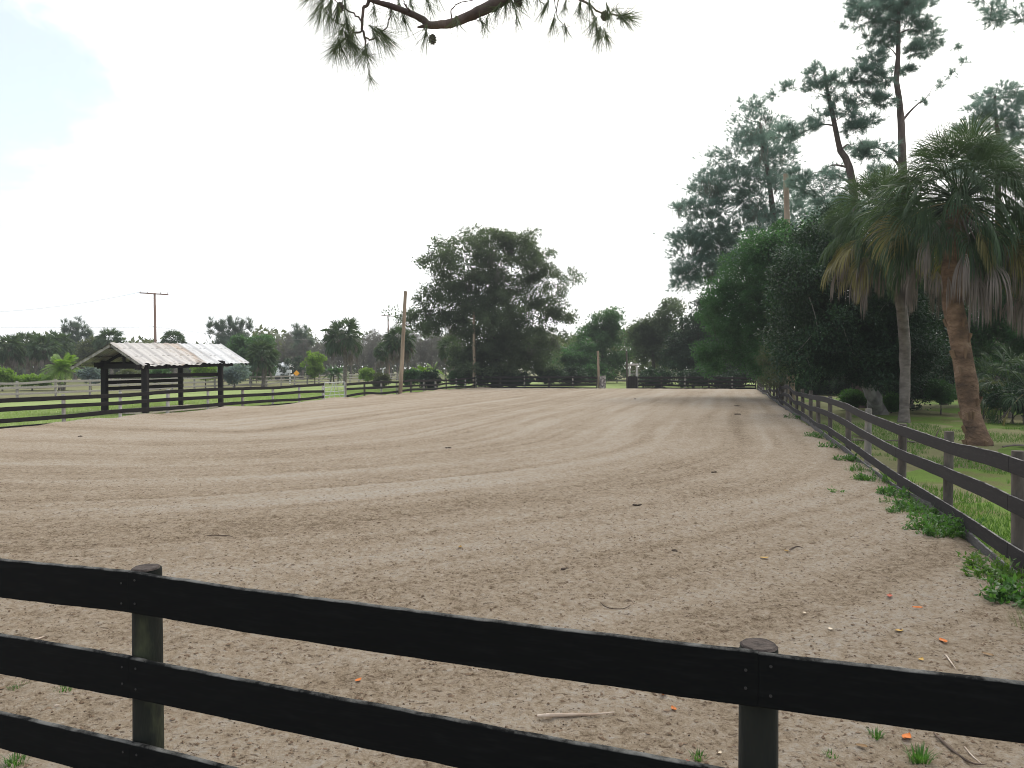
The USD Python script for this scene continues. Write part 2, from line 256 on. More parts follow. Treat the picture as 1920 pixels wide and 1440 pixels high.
# sand: brown loam with paler dry streaks, dark specks, and flecks painted as clod shadows
m_sand = M('sand', {'g': ('geometry', {}), 'tr': ('attribute', {'attribute': 'track'}),
    'n1': ('noise_texture', {'scale': .55, 'detail': 5.0, 'roughness': .6}), 'n2': ('noise_texture', {'scale': 16.0, 'detail': 7.0, 'roughness': .82, 'distortion': .2}), 'n3': ('noise_texture', {'scale': 75.0, 'detail': 4.0, 'roughness': .75}),
    'n4': ('noise_texture', {'scale': 48.0, 'detail': 6.0, 'roughness': .82}), 'k4': ('math', {'math_type': 'multiply_add', 'value2': .95}), 'a': ('math', {'math_type': 'multiply_add', 'value2': .25}), 'k': ('math', {'math_type': 'multiply_add', 'value2': 1.7}),
    'r': ('rgb_ramp', {'ramp': [(.12, (.085, .058, .034)), (.34, (.205, .155, .102)), (.52, (.35, .275, .190)), (.70, (.44, .362, .270)), (.95, (.48, .43, .36))]}),
    'sp': ('map_range', {'from_min': .34, 'from_max': .27, 'to_min': 0, 'to_max': .8, 'clamp': True}), 'dk': ('mix', {'color2': (.085, .06, .045)}),
    'v': ('voronoi_texture', {'scale': 26.0, 'randomness': 1.0}), 'vs': ('map_range', {'from_min': .10, 'from_max': .05, 'to_min': 0, 'to_max': .8, 'clamp': True}), 'dk2': ('mix', {'color2': (.05, .04, .035)}),
    'm5': ('mapping', {'scale': (1, 1.6, 1), 'rotation': (0, 0, .28)}), 'n5': ('noise_texture', {'scale': 19.0, 'detail': 6.0, 'roughness': .75, 'distortion': .5}), 'f5': ('map_range', {'from_min': .555, 'from_max': .63, 'to_min': 0, 'to_max': .85, 'clamp': True}), 'dk3': ('mix', {'color2': (.10, .066, .042)}), 'h1': ('math', {'math_type': 'multiply_add', 'value2': .35}), 'b': ('bump', {'strength': 1.0, 'distance': .05}),
    'p': ('principled_bsdf', {'roughness': .95, 'specular_ior_level': .1, 'diffuse_roughness': .6})},
    [('g.position', x + '.vector') for x in ('n1', 'n2', 'n3', 'n4', 'v')] +
    [('n1.fac', 'a.value1'), ('tr.fac', 'a.value3'), ('n2.fac', 'k.value1'), ('a.value', 'k.value3'), ('k.value', 'k4.value3'), ('n4.fac', 'k4.value1'), ('k4.value', 'r.fac'), ('n3.fac', 'sp.value'), ('r.color', 'dk.color1'), ('sp.result', 'dk.fac'),
     ('v.distance', 'vs.value'), ('dk.color', 'dk2.color1'), ('vs.result', 'dk2.fac'), ('g.position', 'm5.vector'), ('m5.vector', 'n5.vector'), ('n5.fac', 'f5.value'), ('dk2.color', 'dk3.color1'), ('f5.result', 'dk3.fac'), ('dk3.color', 'p.base_color'), ('n3.fac', 'h1.value1'), ('n2.fac', 'h1.value3'), ('h1.value', 'b.height'), ('b.normal', 'p.normal')])
def grassmat(name, ramp, scale, bump=.6):
    return M(name, {'g': ('geometry', {}), 'n1': ('noise_texture', {'scale': scale, 'detail': 6.0, 'roughness': .65}), 'n2': ('noise_texture', {'scale': 14.0, 'detail': 5.0, 'roughness': .7}),
        'k': ('math', {'math_type': 'multiply_add', 'value2': .45}), 's': ('math', {'math_type': 'subtract', 'value2': .225}), 'r': ('rgb_ramp', {'ramp': ramp}),
        'b': ('bump', {'strength': bump, 'distance': .05}), 'p': ('principled_bsdf', {'roughness': .9, 'specular_ior_level': .1})},
        [('g.position', 'n1.vector'), ('g.position', 'n2.vector'), ('n2.fac', 'k.value1'), ('n1.fac', 'k.value3'), ('k.value', 's.value1'), ('s.value', 'r.fac'), ('r.color', 'p.base_color'), ('n2.fac', 'b.height'), ('b.normal', 'p.normal')])
m_ground = grassmat('rough_grass', [(.3, (.10, .09, .05)), (.5, (.15, .15, .07)), (.7, (.17, .2, .08))], .12)
m_paddock = grassmat('paddock_grass', [(.3, (.16, .19, .07)), (.5, (.195, .25, .085)), (.7, (.24, .29, .11))], .25)
m_lawn = grassmat('lawn_grass', [(.28, (.10, .075, .045)), (.38, (.11, .115, .04)), (.50, (.09, .145, .026)), (.75, (.12, .19, .036))], .55)

# ------------------------------------------------------------------ the lie of the land
def XL(y): return -21.53 + .266 * np.asarray(y, float)
def XR(y): return 2.65 + .29 * np.asarray(y, float)
def YF(x): return 68.0 - .15 * (np.asarray(x, float) + 3.42)
CL, CR = np.array([-3.42, 68.0]), np.array([21.3, 64.3])

def sheet(name, x0, x1, y0, y1, step, mat, keep=None, z=0.0, amp=0.0, seed=0):
    xs, ys = np.arange(x0, x1 + .01, step), np.arange(y0, y1 + .01, step)
    X, Y = np.meshgrid(xs, ys); Z = np.full_like(X, z) + amp * (meshkit.fbm(np.stack([X * .25, Y * .25, X * 0], -1), 3, seed) - .5)
    V = np.stack([X, Y, Z], -1).reshape(-1, 3); nx = len(xs); i = (np.arange(len(ys) - 1)[:, None] * nx + np.arange(nx - 1)[None]).ravel()
    F = np.vstack([np.stack([i, i + 1, i + nx + 1], 1), np.stack([i, i + nx + 1, i + nx], 1)])
    if keep is not None: F = F[keep(V[F].mean(1))]
    p = obj(name, (V, F), mat, smooth=True); tag(p, kind='structure'); return p
big = np.array([[-900, -300, -.03], [900, -300, -.03], [900, 1200, -.03], [-900, 1200, -.03]], float)
tag(obj('ground', (big, np.array([[0, 1, 2], [0, 2, 3]])), m_ground), kind='structure')
sheet('paddock_grass', -46, 30, -4, 112, 1.0, m_paddock, lambda c: ((c[:, 0] < XL(c[:, 1]) + .3) & (c[:, 0] > -36.2 + .185 * c[:, 1])) | ((c[:, 1] > YF(c[:, 0]) - .3) & (c[:, 0] > -7) & (c[:, 1] < 96)), z=.0, amp=.06, seed=3)
sheet('lawn', 2, 62, -5, 74, .5, m_lawn, lambda c: (c[:, 0] > XR(c[:, 1]) - 2.2) & (c[:, 1] < YF(c[:, 0]) + 1), z=-.03, amp=.10, seed=4)

# the sand of the riding arena, one sheet with the ridges left by a drag harrow
def graded(lo, hi, fine, a, b, grow, cap):
    out = [a]
    while out[-1] < b: out.append(out[-1] + fine)
    s = fine
    while out[-1] < hi: s = min(s * grow, cap); out.append(out[-1] + s)
    s, left = fine, [a]
    while left[-1] > lo: s = min(s * grow, cap); left.append(left[-1] - s)
    return np.array(left[:0:-1] + out)
xs, ys = graded(-22, 23, .03, -3.2, 4.4, 1.04, .24), graded(-3, 68.5, .03, 1.5, 7.0, 1.017, .28)
X, Y = np.meshgrid(xs, ys)
def arena_q(X, Y):
    es, et = np.array([.28, .96]), np.array([-.96, .28])
    o = np.array([3.3, 1.2]); s = (X - o[0]) * es[0] + (Y - o[1]) * es[1]; t = (X - o[0]) * et[0] + (Y - o[1]) * et[1]
    R = 17.0; a, b = np.maximum(R - s, 0), np.maximum(R - t, 0); d = np.hypot(a, b)
    q = np.where((a > 0) & (b > 0), R - d, np.minimum(np.where(a > 0, s, 1e3), np.where(b > 0, t, 1e3))); q = np.where((a <= 0) & (b <= 0), np.minimum(s, t), q)
    return q, s - t, s, t
Q, G, S_, T_ = arena_q(X, Y)
n3 = lambda a, b, c=0.0: np.stack([a, b, np.zeros_like(a) + c], -1)
warp = .8 * meshkit.noise(n3(X * .22, Y * .22, 3.3))
streak = meshkit.fbm(n3((Q + warp) * .9, G * .045), 3, 11)
fine = meshkit.fbm(n3((Q + .5 * warp) * 2.2, G * .03, 7.7), 3, 12)
ridge = meshkit.fbm(n3((Q + .2 * warp) * 5.0, G * .12, 1.7), 2, 13)
patch = meshkit.fbm(n3(X * .35, Y * .35, 9.1), 3, 14)
clod = meshkit.fbm(n3(X * 7, Y * 7), 4, 15); grit = meshkit.fbm(n3(X * 22, Y * 22), 3, 16)
dl, dr, df = (X - XL(Y)) * .966, (XR(Y) - X) * .96, YF(X) - Y
edge_n = meshkit.fbm(n3(X * .8, Y * .8, 4), 3, 17) - .5
inner = np.minimum(np.minimum(dl - .15 + .5 * edge_n, dr + .2 + .45 * edge_n), df + .15 + .3 * edge_n)
sm = lambda x, a, b: np.clip((x - a) / (b - a), 0, 1) ** 2 * (3 - 2 * np.clip((x - a) / (b - a), 0, 1))
bank = .16 * np.exp(-((dl - .55) / .6) ** 2) * np.clip(meshkit.fbm(n3(X * .5, Y * .5, 2), 3, 18) * 2 - .55, 0, 1.2) * (Y > 12)
H = -.07 + .11 * sm(inner, -.1, .5) + .03 * (patch - .5) + .030 * (ridge - .5) + .024 * (fine - .5) + (.045 * (clod - .5) + .024 * (grit - .5)) * (1.15 - sm(streak, .5, .68) * .6) + bank
track = -.83 + .10 * (streak - .5) + .09 * sm(streak, .52, .66) + .36 * (fine - .5) + .36 * (ridge - .5) + .10 * (patch - .5) + .16 * (clod - .5) + .10 * sm(inner, .8, .1) + .25 * bank
V = np.stack([X, Y, H], -1).reshape(-1, 3); nx = len(xs); i = (np.arange(len(ys) - 1)[:, None] * nx + np.arange(nx - 1)[None]).ravel()
F = np.vstack([np.stack([i, i + 1, i + nx + 1], 1), np.stack([i, i + nx + 1, i + nx], 1)])
F = F[(inner.ravel()[F] > -.25).all(1)]
used = np.unique(F); remap = np.zeros(len(V), int); remap[used] = np.arange(len(used))
sand = obj('arena_sand', (V[used], remap[F]), m_sand, smooth=True); tag(sand, kind='structure')
UsdGeom.PrimvarsAPI(sand).CreatePrimvar('track', Sdf.ValueTypeNames.FloatArray, 'vertex').Set(Vt.FloatArray.FromNumpy(track.ravel()[used].astype(np.float32)))
from scipy.interpolate import RegularGridInterpolator
sand_z = RegularGridInterpolator((ys, xs), H, bounds_error=False, fill_value=0.0)
def sz(x, y): return float(sand_z((y, x)))
def on_sand(px, py):
    p = ground(px, py, .03); p[2] = sz(p[0], p[1]); return p

# ------------------------------------------------------------------ fences
def post_mesh(p, top, r, rng, k=12, tilt=.012):
    d = rng.normal(0, tilt, 2); h = top + .35
    zz = np.array([-.35, 0, top * .5, top - .012, top]); rr = r * np.array([1.04, 1.03, 1, .985, .94])
    P = np.stack([p[0] + d[0] * zz, p[1] + d[1] * zz, zz + p[2]], 1)
    return tube(P, rr, k, True, .02, rng)
def make_fence(label, group, posts, tops, boards, side, mats, rng, off=.075, h=.15, th=.026, r=.055, bay=2, rough=.003, sub=6, k=10, skip=(), name='board_fence', zg=0.0, jit=.02, low=None):
    """posts: (x, y) list; tops: post heights; boards: heights of the boards' centres (scaled by each post's own lift)."""
    f = thing(name, label, 'fence', (posts[0][0], posts[0][1], 0), group)
    pm, bm = mats
    P = np.asarray(posts, float); n = len(P)
    for i in range(n):
        obj('post', post_mesh((P[i, 0], P[i, 1], zg), tops[i], r * rng.uniform(.9, 1.1), rng, k), pm[i % len(pm)], f, smooth=40)
    T = np.gradient(P, axis=0); T /= np.linalg.norm(T, axis=1, keepdims=True); N = np.stack([-T[:, 1], T[:, 0]], 1) * side
    for bi, zc in enumerate(boards):
        lift = rng.normal(0, jit, n) if np.ndim(zc) == 0 else np.zeros(n); zz = (zc if np.ndim(zc) else np.full(n, zc)) + lift
        start = 0 if bay < 2 or bi % 2 == 0 else 0
        i = start
        while i < n - 1:
            j = min(i + bay, n - 1)
            if not any(s in skip for s in range(i, j)):
                tt = np.linspace(i, j, sub * (j - i) + 1); ins = np.clip((tt - i) / (j - i), 0, 1)
                idx = np.arange(n)
                cx = np.interp(tt, idx, P[:, 0] + N[:, 0] * off); cy = np.interp(tt, idx, P[:, 1] + N[:, 1] * off)
                from scipy.interpolate import PchipInterpolator
                cz = PchipInterpolator(idx, zz)(tt) + zg
                L = np.hypot(cx[-1] - cx[0], cy[-1] - cy[0]); g = .004 / L
                cx[0] += (cx[-1] - cx[0]) * g; cy[0] += (cy[-1] - cy[0]) * g; cx[-1] -= (cx[-1] - cx[0]) * g; cy[-1] -= (cy[-1] - cy[0]) * g
                m = bm if (low is None or bi < len(boards) - 1) else low
                obj('board', board(np.stack([cx, cy, cz], 1), h * rng.uniform(.96, 1.03), th, rough, rng), m, f, smooth=50)
            i = j
    return f
rng = np.random.default_rng(5)
# near fence (boards on this side of the posts)
d = np.array([2.09, -.74]); d /= np.linalg.norm(d); nb = [np.array([-1.40, 2.82]), np.array([.70, 2.085])]
near_posts = [nb[0] - d * 4.45, nb[0] - d * 2.22, nb[0], nb[1], nb[1] + d * 2.22, nb[1] + d * 4.3]
nf = thing('board_fence', 'black painted board fence running across the foreground nearest the camera', 'fence', (near_posts[0][0], near_posts[0][1], 0))
ntop = [1.07, 1.08, 1.083, 1.062, 1.06, 1.05]
for i, (p, t) in enumerate(zip(near_posts, ntop)):
    P = post_mesh((p[0], p[1], 0), t, .054, rng, 28, .006)
    o = obj('post', P, m_black_post, nf, smooth=40)
    ring = tube(np.array([[p[0], p[1], t + .0015], [p[0], p[1], t + .007]]), [.0515, .046], 24, True, .03, rng)
    obj('post_top', ring, m_post_end, o)
off2 = np.array([-d[1], d[0]]) * -.072          # towards the camera
for zs in ([.975, .990, 1.0155, .997, 1.01, .99], [.70, .705, .692, .655, .64, .63], [.39, .39, .37, .305, .29, .28], [.06, .065, .07, .075, .05, .04]):
    for a in range(5):
        b = a + 1; n = 44; t = np.linspace(0.0002, .9998, n)
        A, B = near_posts[a] + off2, near_posts[b] + off2
        bow = np.sin(t * PI) * rng.normal(0, .006)
        P = np.stack([A[0] + (B[0] - A[0]) * t, A[1] + (B[1] - A[1]) * t, zs[a] + (zs[b] - zs[a]) * t + bow], 1)
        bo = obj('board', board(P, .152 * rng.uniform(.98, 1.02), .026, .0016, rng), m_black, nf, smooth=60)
        if a in (1, 2, 3) and zs[0] > .3:
            nrm = np.array([d[1], -d[0], 0])
            for q0 in (P[0] + (P[1] - P[0]) * .62, P[-1] + (P[-2] - P[-1]) * .62):
                for dz in (-.035, .04):
                    q = q0 + nrm * .0128 + [0, 0, dz + rng.normal(0, .006)]; obj('nail', tube(np.array([q - nrm * .002, q + nrm * .0022]), .0042, 8), m_nail, bo)
# right fence
ry = [1.9, 4.3, 6.7, 9.12, 11.4, 14.2, 16.6, 19.4]; ry += list(np.arange(21.8, 63.5, 2.42)) + [64.3]
rp = [(float(XR(y)) + .06 + rng.normal(0, .03), y) for y in ry]; n = len(rp)
rt = [1.03, 1.0, 1.10, 1.07, .99, 1.07, 1.02, 1.11] + list(1.06 + rng.normal(0, .05, n - 8))
far_ = .97 + rng.normal(0, .045, n - 8)
e1 = np.array([1.0, 1.02, 1.05, .975, .985, 1.01, 1.07, 1.08]) - .075; e2 = np.array([.68, .69, .70, .645, .62, .65, .70, .73]) - .075; e3 = np.array([.27, .26, .26, .23, .24, .27, .30, .33]) - .075; e4 = np.array([-.02, .02, .05, .12, .04, .04, .08, .10]) - .075
bl = [np.concatenate([e1, far_]), np.concatenate([e2, far_ - .34 + rng.normal(0, .02, n - 8)]), np.concatenate([e3, far_ - .70 + rng.normal(0, .03, n - 8)]), np.concatenate([e4, .06 + rng.normal(0, .03, n - 8)])]
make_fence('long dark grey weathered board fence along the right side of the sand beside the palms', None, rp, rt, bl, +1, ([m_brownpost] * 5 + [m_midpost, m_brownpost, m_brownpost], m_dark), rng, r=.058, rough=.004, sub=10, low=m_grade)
# left fence, in two runs either side of the pipe gate
def lp(y): return (float(XL(y)), y)
ly = list(np.arange(11.2, 43.0, 2.37)); ly = [y + (41.3 - ly[-1]) for y in ly]
lt = list(.97 + rng.normal(0, .03, len(ly)))
make_fence('dark board fence with pale posts in front of the shelter, left of the pipe gate', None, [lp(y) for y in ly], lt, [.885, .575, .24, -.02], -1, ([m_palepost, m_palepost, m_greypost, m_palepost], m_dark_far), rng, h=.14, rough=.004, r=.06, jit=.025)
ly2 = list(np.arange(43.9, 67.5, 2.40)) + [68.0]
make_fence('dark board fence between the pipe gate and the far left corner of the sand', None, [lp(y) for y in ly2], list(.97 + rng.normal(0, .03, len(ly2))), [.885, .575, .24, -.02], -1, ([m_greypost, m_brownpost, m_greypost], m_dark_far), rng, h=.15, rough=.004, r=.06, jit=.03)
# far fence, in two runs either side of the opening
def fp(px):
    for Y0 in [66.0] * 1: pass
    k = (px - 960) / FPX; y = (68.0 - .15 * 3.42) / (1 + .15 * k); return (k * y, y)
fl = [fp(p) for p in np.linspace(893, 1119, 6)]; fr = [fp(p) for p in np.linspace(1196, 1417, 6)]
for run, lab in ((fl, 'black board fence across the far end left of the opening under the big tree'), (fr, 'black board fence across the far end right of the opening before the dark trees')):
    make_fence(lab, None, run, list(1.1 + rng.normal(0, .03, len(run))), [1.0, .66, .32, .05], -1, ([m_greypost, m_brownpost], m_dark_far), rng, h=.17, rough=.003, r=.06, bay=1)
# second, pale rail fence beyond the paddock
f2 = [(-38.9 + .193 * y, y) for y in np.arange(36.5, 112, 2.9)]
make_fence('pale grey three rail fence beyond the paddock behind the shelter', None, f2, list(1.08 + rng.normal(0, .03, len(f2))), [.98, .64, .30], -1, ([m_greypost], m_greyboard), rng, h=.13, r=.075, rough=.004, jit=.03)
f3 = [(x, 93 - .1 * x) for x in np.arange(4, 26, 3.0)]
make_fence('grey rail fence seen through the opening in the far fence', None, f3, [1.15] * len(f3), [1.08, .7, .35], -1, ([m_greypost], m_greyboard), rng, h=.14, r=.07, bay=1)

# pipe gate in the left fence
gA, gB = np.array(lp(41.42)), np.array(lp(43.78)); g = thing('pipe_gate', 'pale galvanised pipe gate with diagonal braces in the left fence', 'gate', (gA[0], gA[1], 0))
gp = lambda t, z: np.array([gA[0] + (gB[0] - gA[0]) * t, gA[1] + (gB[1] - gA[1]) * t, z])
fr_ = [gp(.02, .12), gp(.02, 1.02), gp(.98, 1.02), gp(.98, .12), gp(.02, .12)]
for a, b in zip(fr_[:-1], fr_[1:]): obj('frame_pipe', tube(np.array([a, b]), .027, 8), m_steel, g, smooth=40)
for z in (.30, .50, .76): obj('rail_pipe', tube(np.array([gp(.03, z), gp(.97, z)]), .02, 8), m_steel, g, smooth=40)
obj('upright_pipe', tube(np.array([gp(.5, .13), gp(.5, 1.0)]), .018, 8), m_steel, g, smooth=40)
for t in (.22, .78): obj('brace_pipe', tube(np.array([gp(t, .13), gp(.5 + (.06 if t > .5 else -.06), 1.0)]), .018, 8), m_steel, g, smooth=40)

# poles and tall posts
def pole(name, label, cat_, p0, p1, r0, r1, mat, seed):
    rg = np.random.default_rng(seed); t = np.linspace(0, 1, 9)[:, None]; P = p0 + (p1 - p0) * t; P[1:-1, :2] += rg.normal(0, .015, (7, 2))
    P = np.vstack([P[:1] - [0, 0, .3], P])
    g = thing(name, label, cat_, p0); obj('shaft', tube(P, np.concatenate([[r0], np.linspace(r0, r1, 9)]), 12, True, .015, rg), mat, g, smooth=40); return g
pole('wooden_pole', 'tall leaning bare wooden pole standing in the left fence', 'pole', gx(750, 51.2), at(760.5, 546, 51.2), .15, .11, m_polewood, 1)
pole('wooden_pole', 'bare wooden pole at the far left corner before the big tree', 'pole', gx(889, 68.4), at(888.5, 585, 68.6), .15, .11, m_polewood, 2)
pole('wooden_pole', 'tall bare wooden pole rising out of the trees on the right', 'pole', gx(1484, 43.4), at(1473.5, 326, 43.4), .21, .15, m_polewood, 3)
pole('gate_post', 'tall pale post at the left of the far opening', 'post', gx(1123.5, 67.0), at(1121, 658, 67.0), .12, .10, m_polewood, 4)
pole('gate_post', 'tall grey green post at the right of the far opening', 'post', gx(1176, 66.8), at(1175, 658, 66.8), .085, .075, m_brownpost, 5)
for px, Y, zt, lab, top_py, arm in ((290, 81, 10, 'thin reddish utility pole with a crossarm above the shelter roof', 549, 2.85), (727.5, 130, 11, 'distant utility pole with a crossarm beside the leaning wooden pole', 591, 2.3)):
    b, t_ = gx(px + 2, Y), at(px, top_py, Y)
    u = pole('utility_pole', lab, 'utility pole', b, t_, .16, .11, m_polered, 7)
    dv = np.array([.92, .38, 0]) * arm / 2; c = t_ + [0, 0, -.12]
    a = obj('crossarm', beam(c - dv + [0, -.14, .05], c + dv + [0, -.14, -.05], .1, .13), m_polered, u)
    for k in (-.95, -.45, .45, .95): obj('insulator', tube(np.array([c + dv * k + [0, -.14, .05], c + dv * k + [0, -.14, .2]]), [.045, .03], 6), m_greypost, a)
pA, pB = at(290, 549, 81), at(727.5, 591, 130)
def wire(a, b, sag, label):
    t = np.linspace(0, 1, 30); P = a + (b - a) * t[:, None]; P[:, 2] -= sag * 4 * t * (1 - t)
    tag(obj('power_line', tube(P, .018, 5), m_wire, base=a), label, 'cable', None)
wl = np.array([-75.0, 96.0, 8.3])
wire(pA + [0, 0, -3.7], np.array([-82.0, 84.0, 7.6]), .5, 'lower power line running left from the utility pole')
wire(pA + [-1.25, -.5, .05], np.array([-80.0, 84.0, 9.6]), 1.9, 'upper power line running left from the crossarm')
wire(pA + [0, 0, -3.7], pB + [0, 0, -3.5], 1.1, 'power line strung between the two utility poles behind the shelter')

# far opening: horse-sized frame, dark board, pale drum
fx = gx(1187, 66.0); c = thing('timber_arch', 'square grey timber arch standing behind the far fence right of the opening', 'arch', fx)
for px in (1180.5, 1194): obj('upright', beam(gx(px, 66.4), at(px, 686, 66.4), .15, .15), m_palepost, c)
obj('lintel', beam(at(1177.5, 683.5, 66.4), at(1197, 683.5, 66.4), .18, .17), m_palepost, c)
pn = thing('plank_gate', 'solid dark plank gate leaf at the right edge of the far opening', 'gate', gx(1185, 65.8))
for k in range(6): obj('plank', box(gx(1178 + k * 3.2, 65.75, .56 + rng.normal(0, .015)), (.145, .03, 1.1)), m_dark_far, pn)
dr_ = gx(1130, 66.6); dm = thing('feed_drum', 'mottled grey drum standing at the foot of the left far gate post', 'drum', dr_)
zz = np.array([0, .02, .33, .36, .39, .72, .75, .78, 1.08, 1.10]); rr = .29 * np.array([.97, 1, 1, 1.04, 1, 1, 1.04, 1, 1, .96])
m_drum = speckle('mottled_drum', [(.40, (.05, .04, .045)), (.5, (.18, .16, .15)), (.6, (.42, .39, .36))], 6, 4, .7, .2, 20)
obj('body', tube(np.stack([zz * 0 + dr_[0], zz * 0 + dr_[1], zz], 1), rr, 20), m_drum, dm, smooth=35)
obj('lid', tube(np.array([[dr_[0], dr_[1], 1.102], [dr_[0], dr_[1], 1.14]]), [.31, .30], 20), m_greypost, dm, smooth=35)

# ------------------------------------------------------------------ shelter with a tin roof
def tin(nm, ramp): return M(nm, {'g': ('geometry', {}), 'n': ('noise_texture', {'scale': .55, 'detail': 6.0, 'roughness': .6, 'distortion': .4}), 'm': ('mapping', {'scale': (1, 1, 1)}), 'n2': ('noise_texture', {'scale': 5.0, 'detail': 6.0, 'roughness': .7}),
    'oi': ('object_info', {}), 'k': ('math', {'math_type': 'multiply_add', 'value2': .45}), 'k2': ('math', {'math_type': 'multiply_add', 'value2': .05}), 'r': ('rgb_ramp', {'ramp': ramp}),
    'p': ('principled_bsdf', {'roughness': .45, 'metallic': .35, 'specular_ior_level': .5})},
    [('g.position', 'n.vector'), ('g.position', 'n2.vector'), ('n2.fac', 'k.value1'), ('n.fac', 'k.value3'), ('oi.random', 'k2.value1'), ('k.value', 'k2.value3'), ('k2.value', 'r.fac'), ('r.color', 'p.base_color'), ('n2.fac', 'p.roughness')])
m_tin = tin('tin_sheet', [(.0, (.40, .41, .43)), (.75, (.36, .37, .38)), (.9, (.30, .305, .31)), (1.0, (.27, .255, .24))])
m_tinrust = tin('rusty_tin_sheet', [(.0, (.34, .335, .33)), (.74, (.31, .30, .29)), (.86, (.26, .235, .21)), (.97, (.25, .185, .135)), (1.0, (.26, .15, .09))])
A, B = np.array([-17.2, 31.4]), np.array([-14.65, 29.6]); u = np.array([.24, .97]); u /= np.linalg.norm(u); w = np.array([u[1], -u[0]])
wid = 2.75; B = np.array([-14.65, 29.6]); A = B - w * wid - u * -.55; A = np.array([-17.15, 31.2]); C = A + u * 4.75; D = B + u * 4.85
sh = thing('open_shelter', 'open timber shelter with a rusty tin gable roof on the grass at left', 'shelter', (*((A + B) / 2), 0))
for p, zt, ww in ((A, 2.15, .23), (B, 2.05, .23), (C, 2.25, .19), (D, 2.2, .20)):
    obj('post', beam((p[0], p[1], -.3), (p[0], p[1], zt), ww, ww), m_dark_far, sh)
mid = (A + B) / 2; R0, R1 = mid - u * .75, mid + u * 6.35
def roofpt(t, s, side):       # t along the ridge, s down the slope
    ridge = np.array([*(R0 + (R1 - R0) * t), 2.83 + .17 * t])
    eh = (1.58 if side > 0 else 2.0) ; e = ridge + np.array([*(w * side * eh), (-.93 if side > 0 else -.97)])
    return ridge + (e - ridge) * s
for side in (1, -1):
    npan = 9
    for k in range(npan):
        t0, t1 = k / npan, (k + 1) / npan + .004; nn = 9; ripple = [0, .022, .022, 0, .0, .014, .0, 0, .03]
        rows = []; jit = rng.normal(0, .014); curl = rng.normal(0, .02) if k < 5 else 0
        for s in (0, .25, .5, .75, .93, 1.0 + jit):
            rows.append([roofpt(t0 + (t1 - t0) * q / (nn - 1), s, side) + [0, 0, .02 + .006 * (k % 2) + ripple[q] * 1.5 + (curl * math.sin(q * .8) if s > .9 else 0)] for q in range(nn)])
        G_ = np.array(rows); topv = G_.reshape(-1, 3); botv = topv - [0, 0, .004]
        ii = (np.arange(5)[:, None] * nn + np.arange(nn - 1)[None]).ravel()
        q4 = np.stack([ii, ii + 1, ii + nn + 1, ii + nn], 1)
        if side > 0: q4 = q4[:, ::-1]
        f3_ = np.vstack([q4[:, [0, 1, 2]], q4[:, [0, 2, 3]]])
        obj('roof_sheet', cat((topv, f3_), (botv, f3_[:, ::-1])), m_tin if k >= 5 else m_tinrust, sh)
    for t in (.0, .2, .4, .6, .8, 1.0):
        tt = min(max(t, .008), .992)
        obj('rafter', beam(roofpt(tt, .02, side) - [0, 0, .06], roofpt(tt, .97, side) - [0, 0, .06], .05, .12), m_dark_far if t else m_greypost, sh)
    for s in (.2, .55, .9): obj('purlin', beam(roofpt(.0, s, side) - [0, 0, .005], roofpt(1, s, side) - [0, 0, .005], .09, .024), m_dark_far, sh)
for a, b in ((A, C), (B, D)):
    z0, z1 = (1.98, 2.12) if a is A else (1.88, 2.05)
    obj('wall_plate', beam((*(a - u * .5), z0), (*(b + u * .9), z1), .10, .2), m_dark_far, sh)
for a, b, z in ((A, B, 1.92), (C, D, 2.07)): obj('tie_beam', beam((*(a - w * .2), z), (*(b + w * .2), z), .08, .2), m_dark_far, sh)
for a, b, zt in ((A, B, 2.78), (C, D, 2.92)): obj('king_post', beam((*((a + b) / 2), 1.95), (*((a + b) / 2), zt), .1, .1), m_dark_far, sh)
for z in (1.50, 1.24, .98): obj('board', board(np.linspace([*(A + w * .15), z], [*(C + w * .15), z + .03], 6), .15, .03, .003, rng), m_dark_far, sh)
obj('board', board(np.linspace([*(B - w * .15), 1.53], [*(D - w * .15), 1.56], 6), .15, .03, .003, rng), m_dark_far, sh)
fl_ = np.array([[*(A - w * .3 - u * .6), .05], [*(B + w * .3 - u * .8), .05], [*(D + w * .3 + u * .8), .05], [*(C - w * .3 + u * .8), .05]])
m_dirt = speckle('bare_dirt', [(.3, (.24, .20, .15)), (.7, (.36, .32, .26))], 1.5, 5, .95, .5, 20)
sub_ = trimesh.Trimesh(fl_, [[0, 1, 2], [0, 2, 3]]).subdivide().subdivide().subdivide()
tag(obj('dirt_patch', (np.array(sub_.vertices) + np.random.default_rng(8).normal(0, .006, (len(sub_.vertices), 3)), np.array(sub_.faces)), m_dirt), kind='structure')

# ------------------------------------------------------------------ trees
def E(px, py, Y, rx, rz, ry=None):       # a lobe of foliage: its place, and its half width and height as seen in the photograph
    c = at(px, py, Y); k = Y / FPX; return (c, np.array([rx * k, (ry if ry else rx * k), rz * k]))
def clumps(lobes, n, rng, shell=.55, gap=0.0, seed=0, cmin=3):
    vol = np.array([np.prod(r) ** .75 for _, r in lobes]); cnt = np.maximum(cmin, np.round(n * vol / vol.sum())).astype(int); out, nor = [], []
    for (c, r), m in zip(lobes, cnt):
        d = unit(rng.normal(size=(m * 3, 3))); rad = rng.uniform(shell, 1.0, (m * 3, 1)) ** .7
        p = c + d * r * rad * (1 + .22 * (meshkit.noise(d * 2.1 + c * .37) - .5)[:, None] * 2)
        if gap: p, d = p[(k := meshkit.noise(p * .55 + 31.7 + seed) > gap)], d[k]
        out.append(p[:m]); nor.append(d[:m])
    return np.vstack(out), np.vstack(nor)
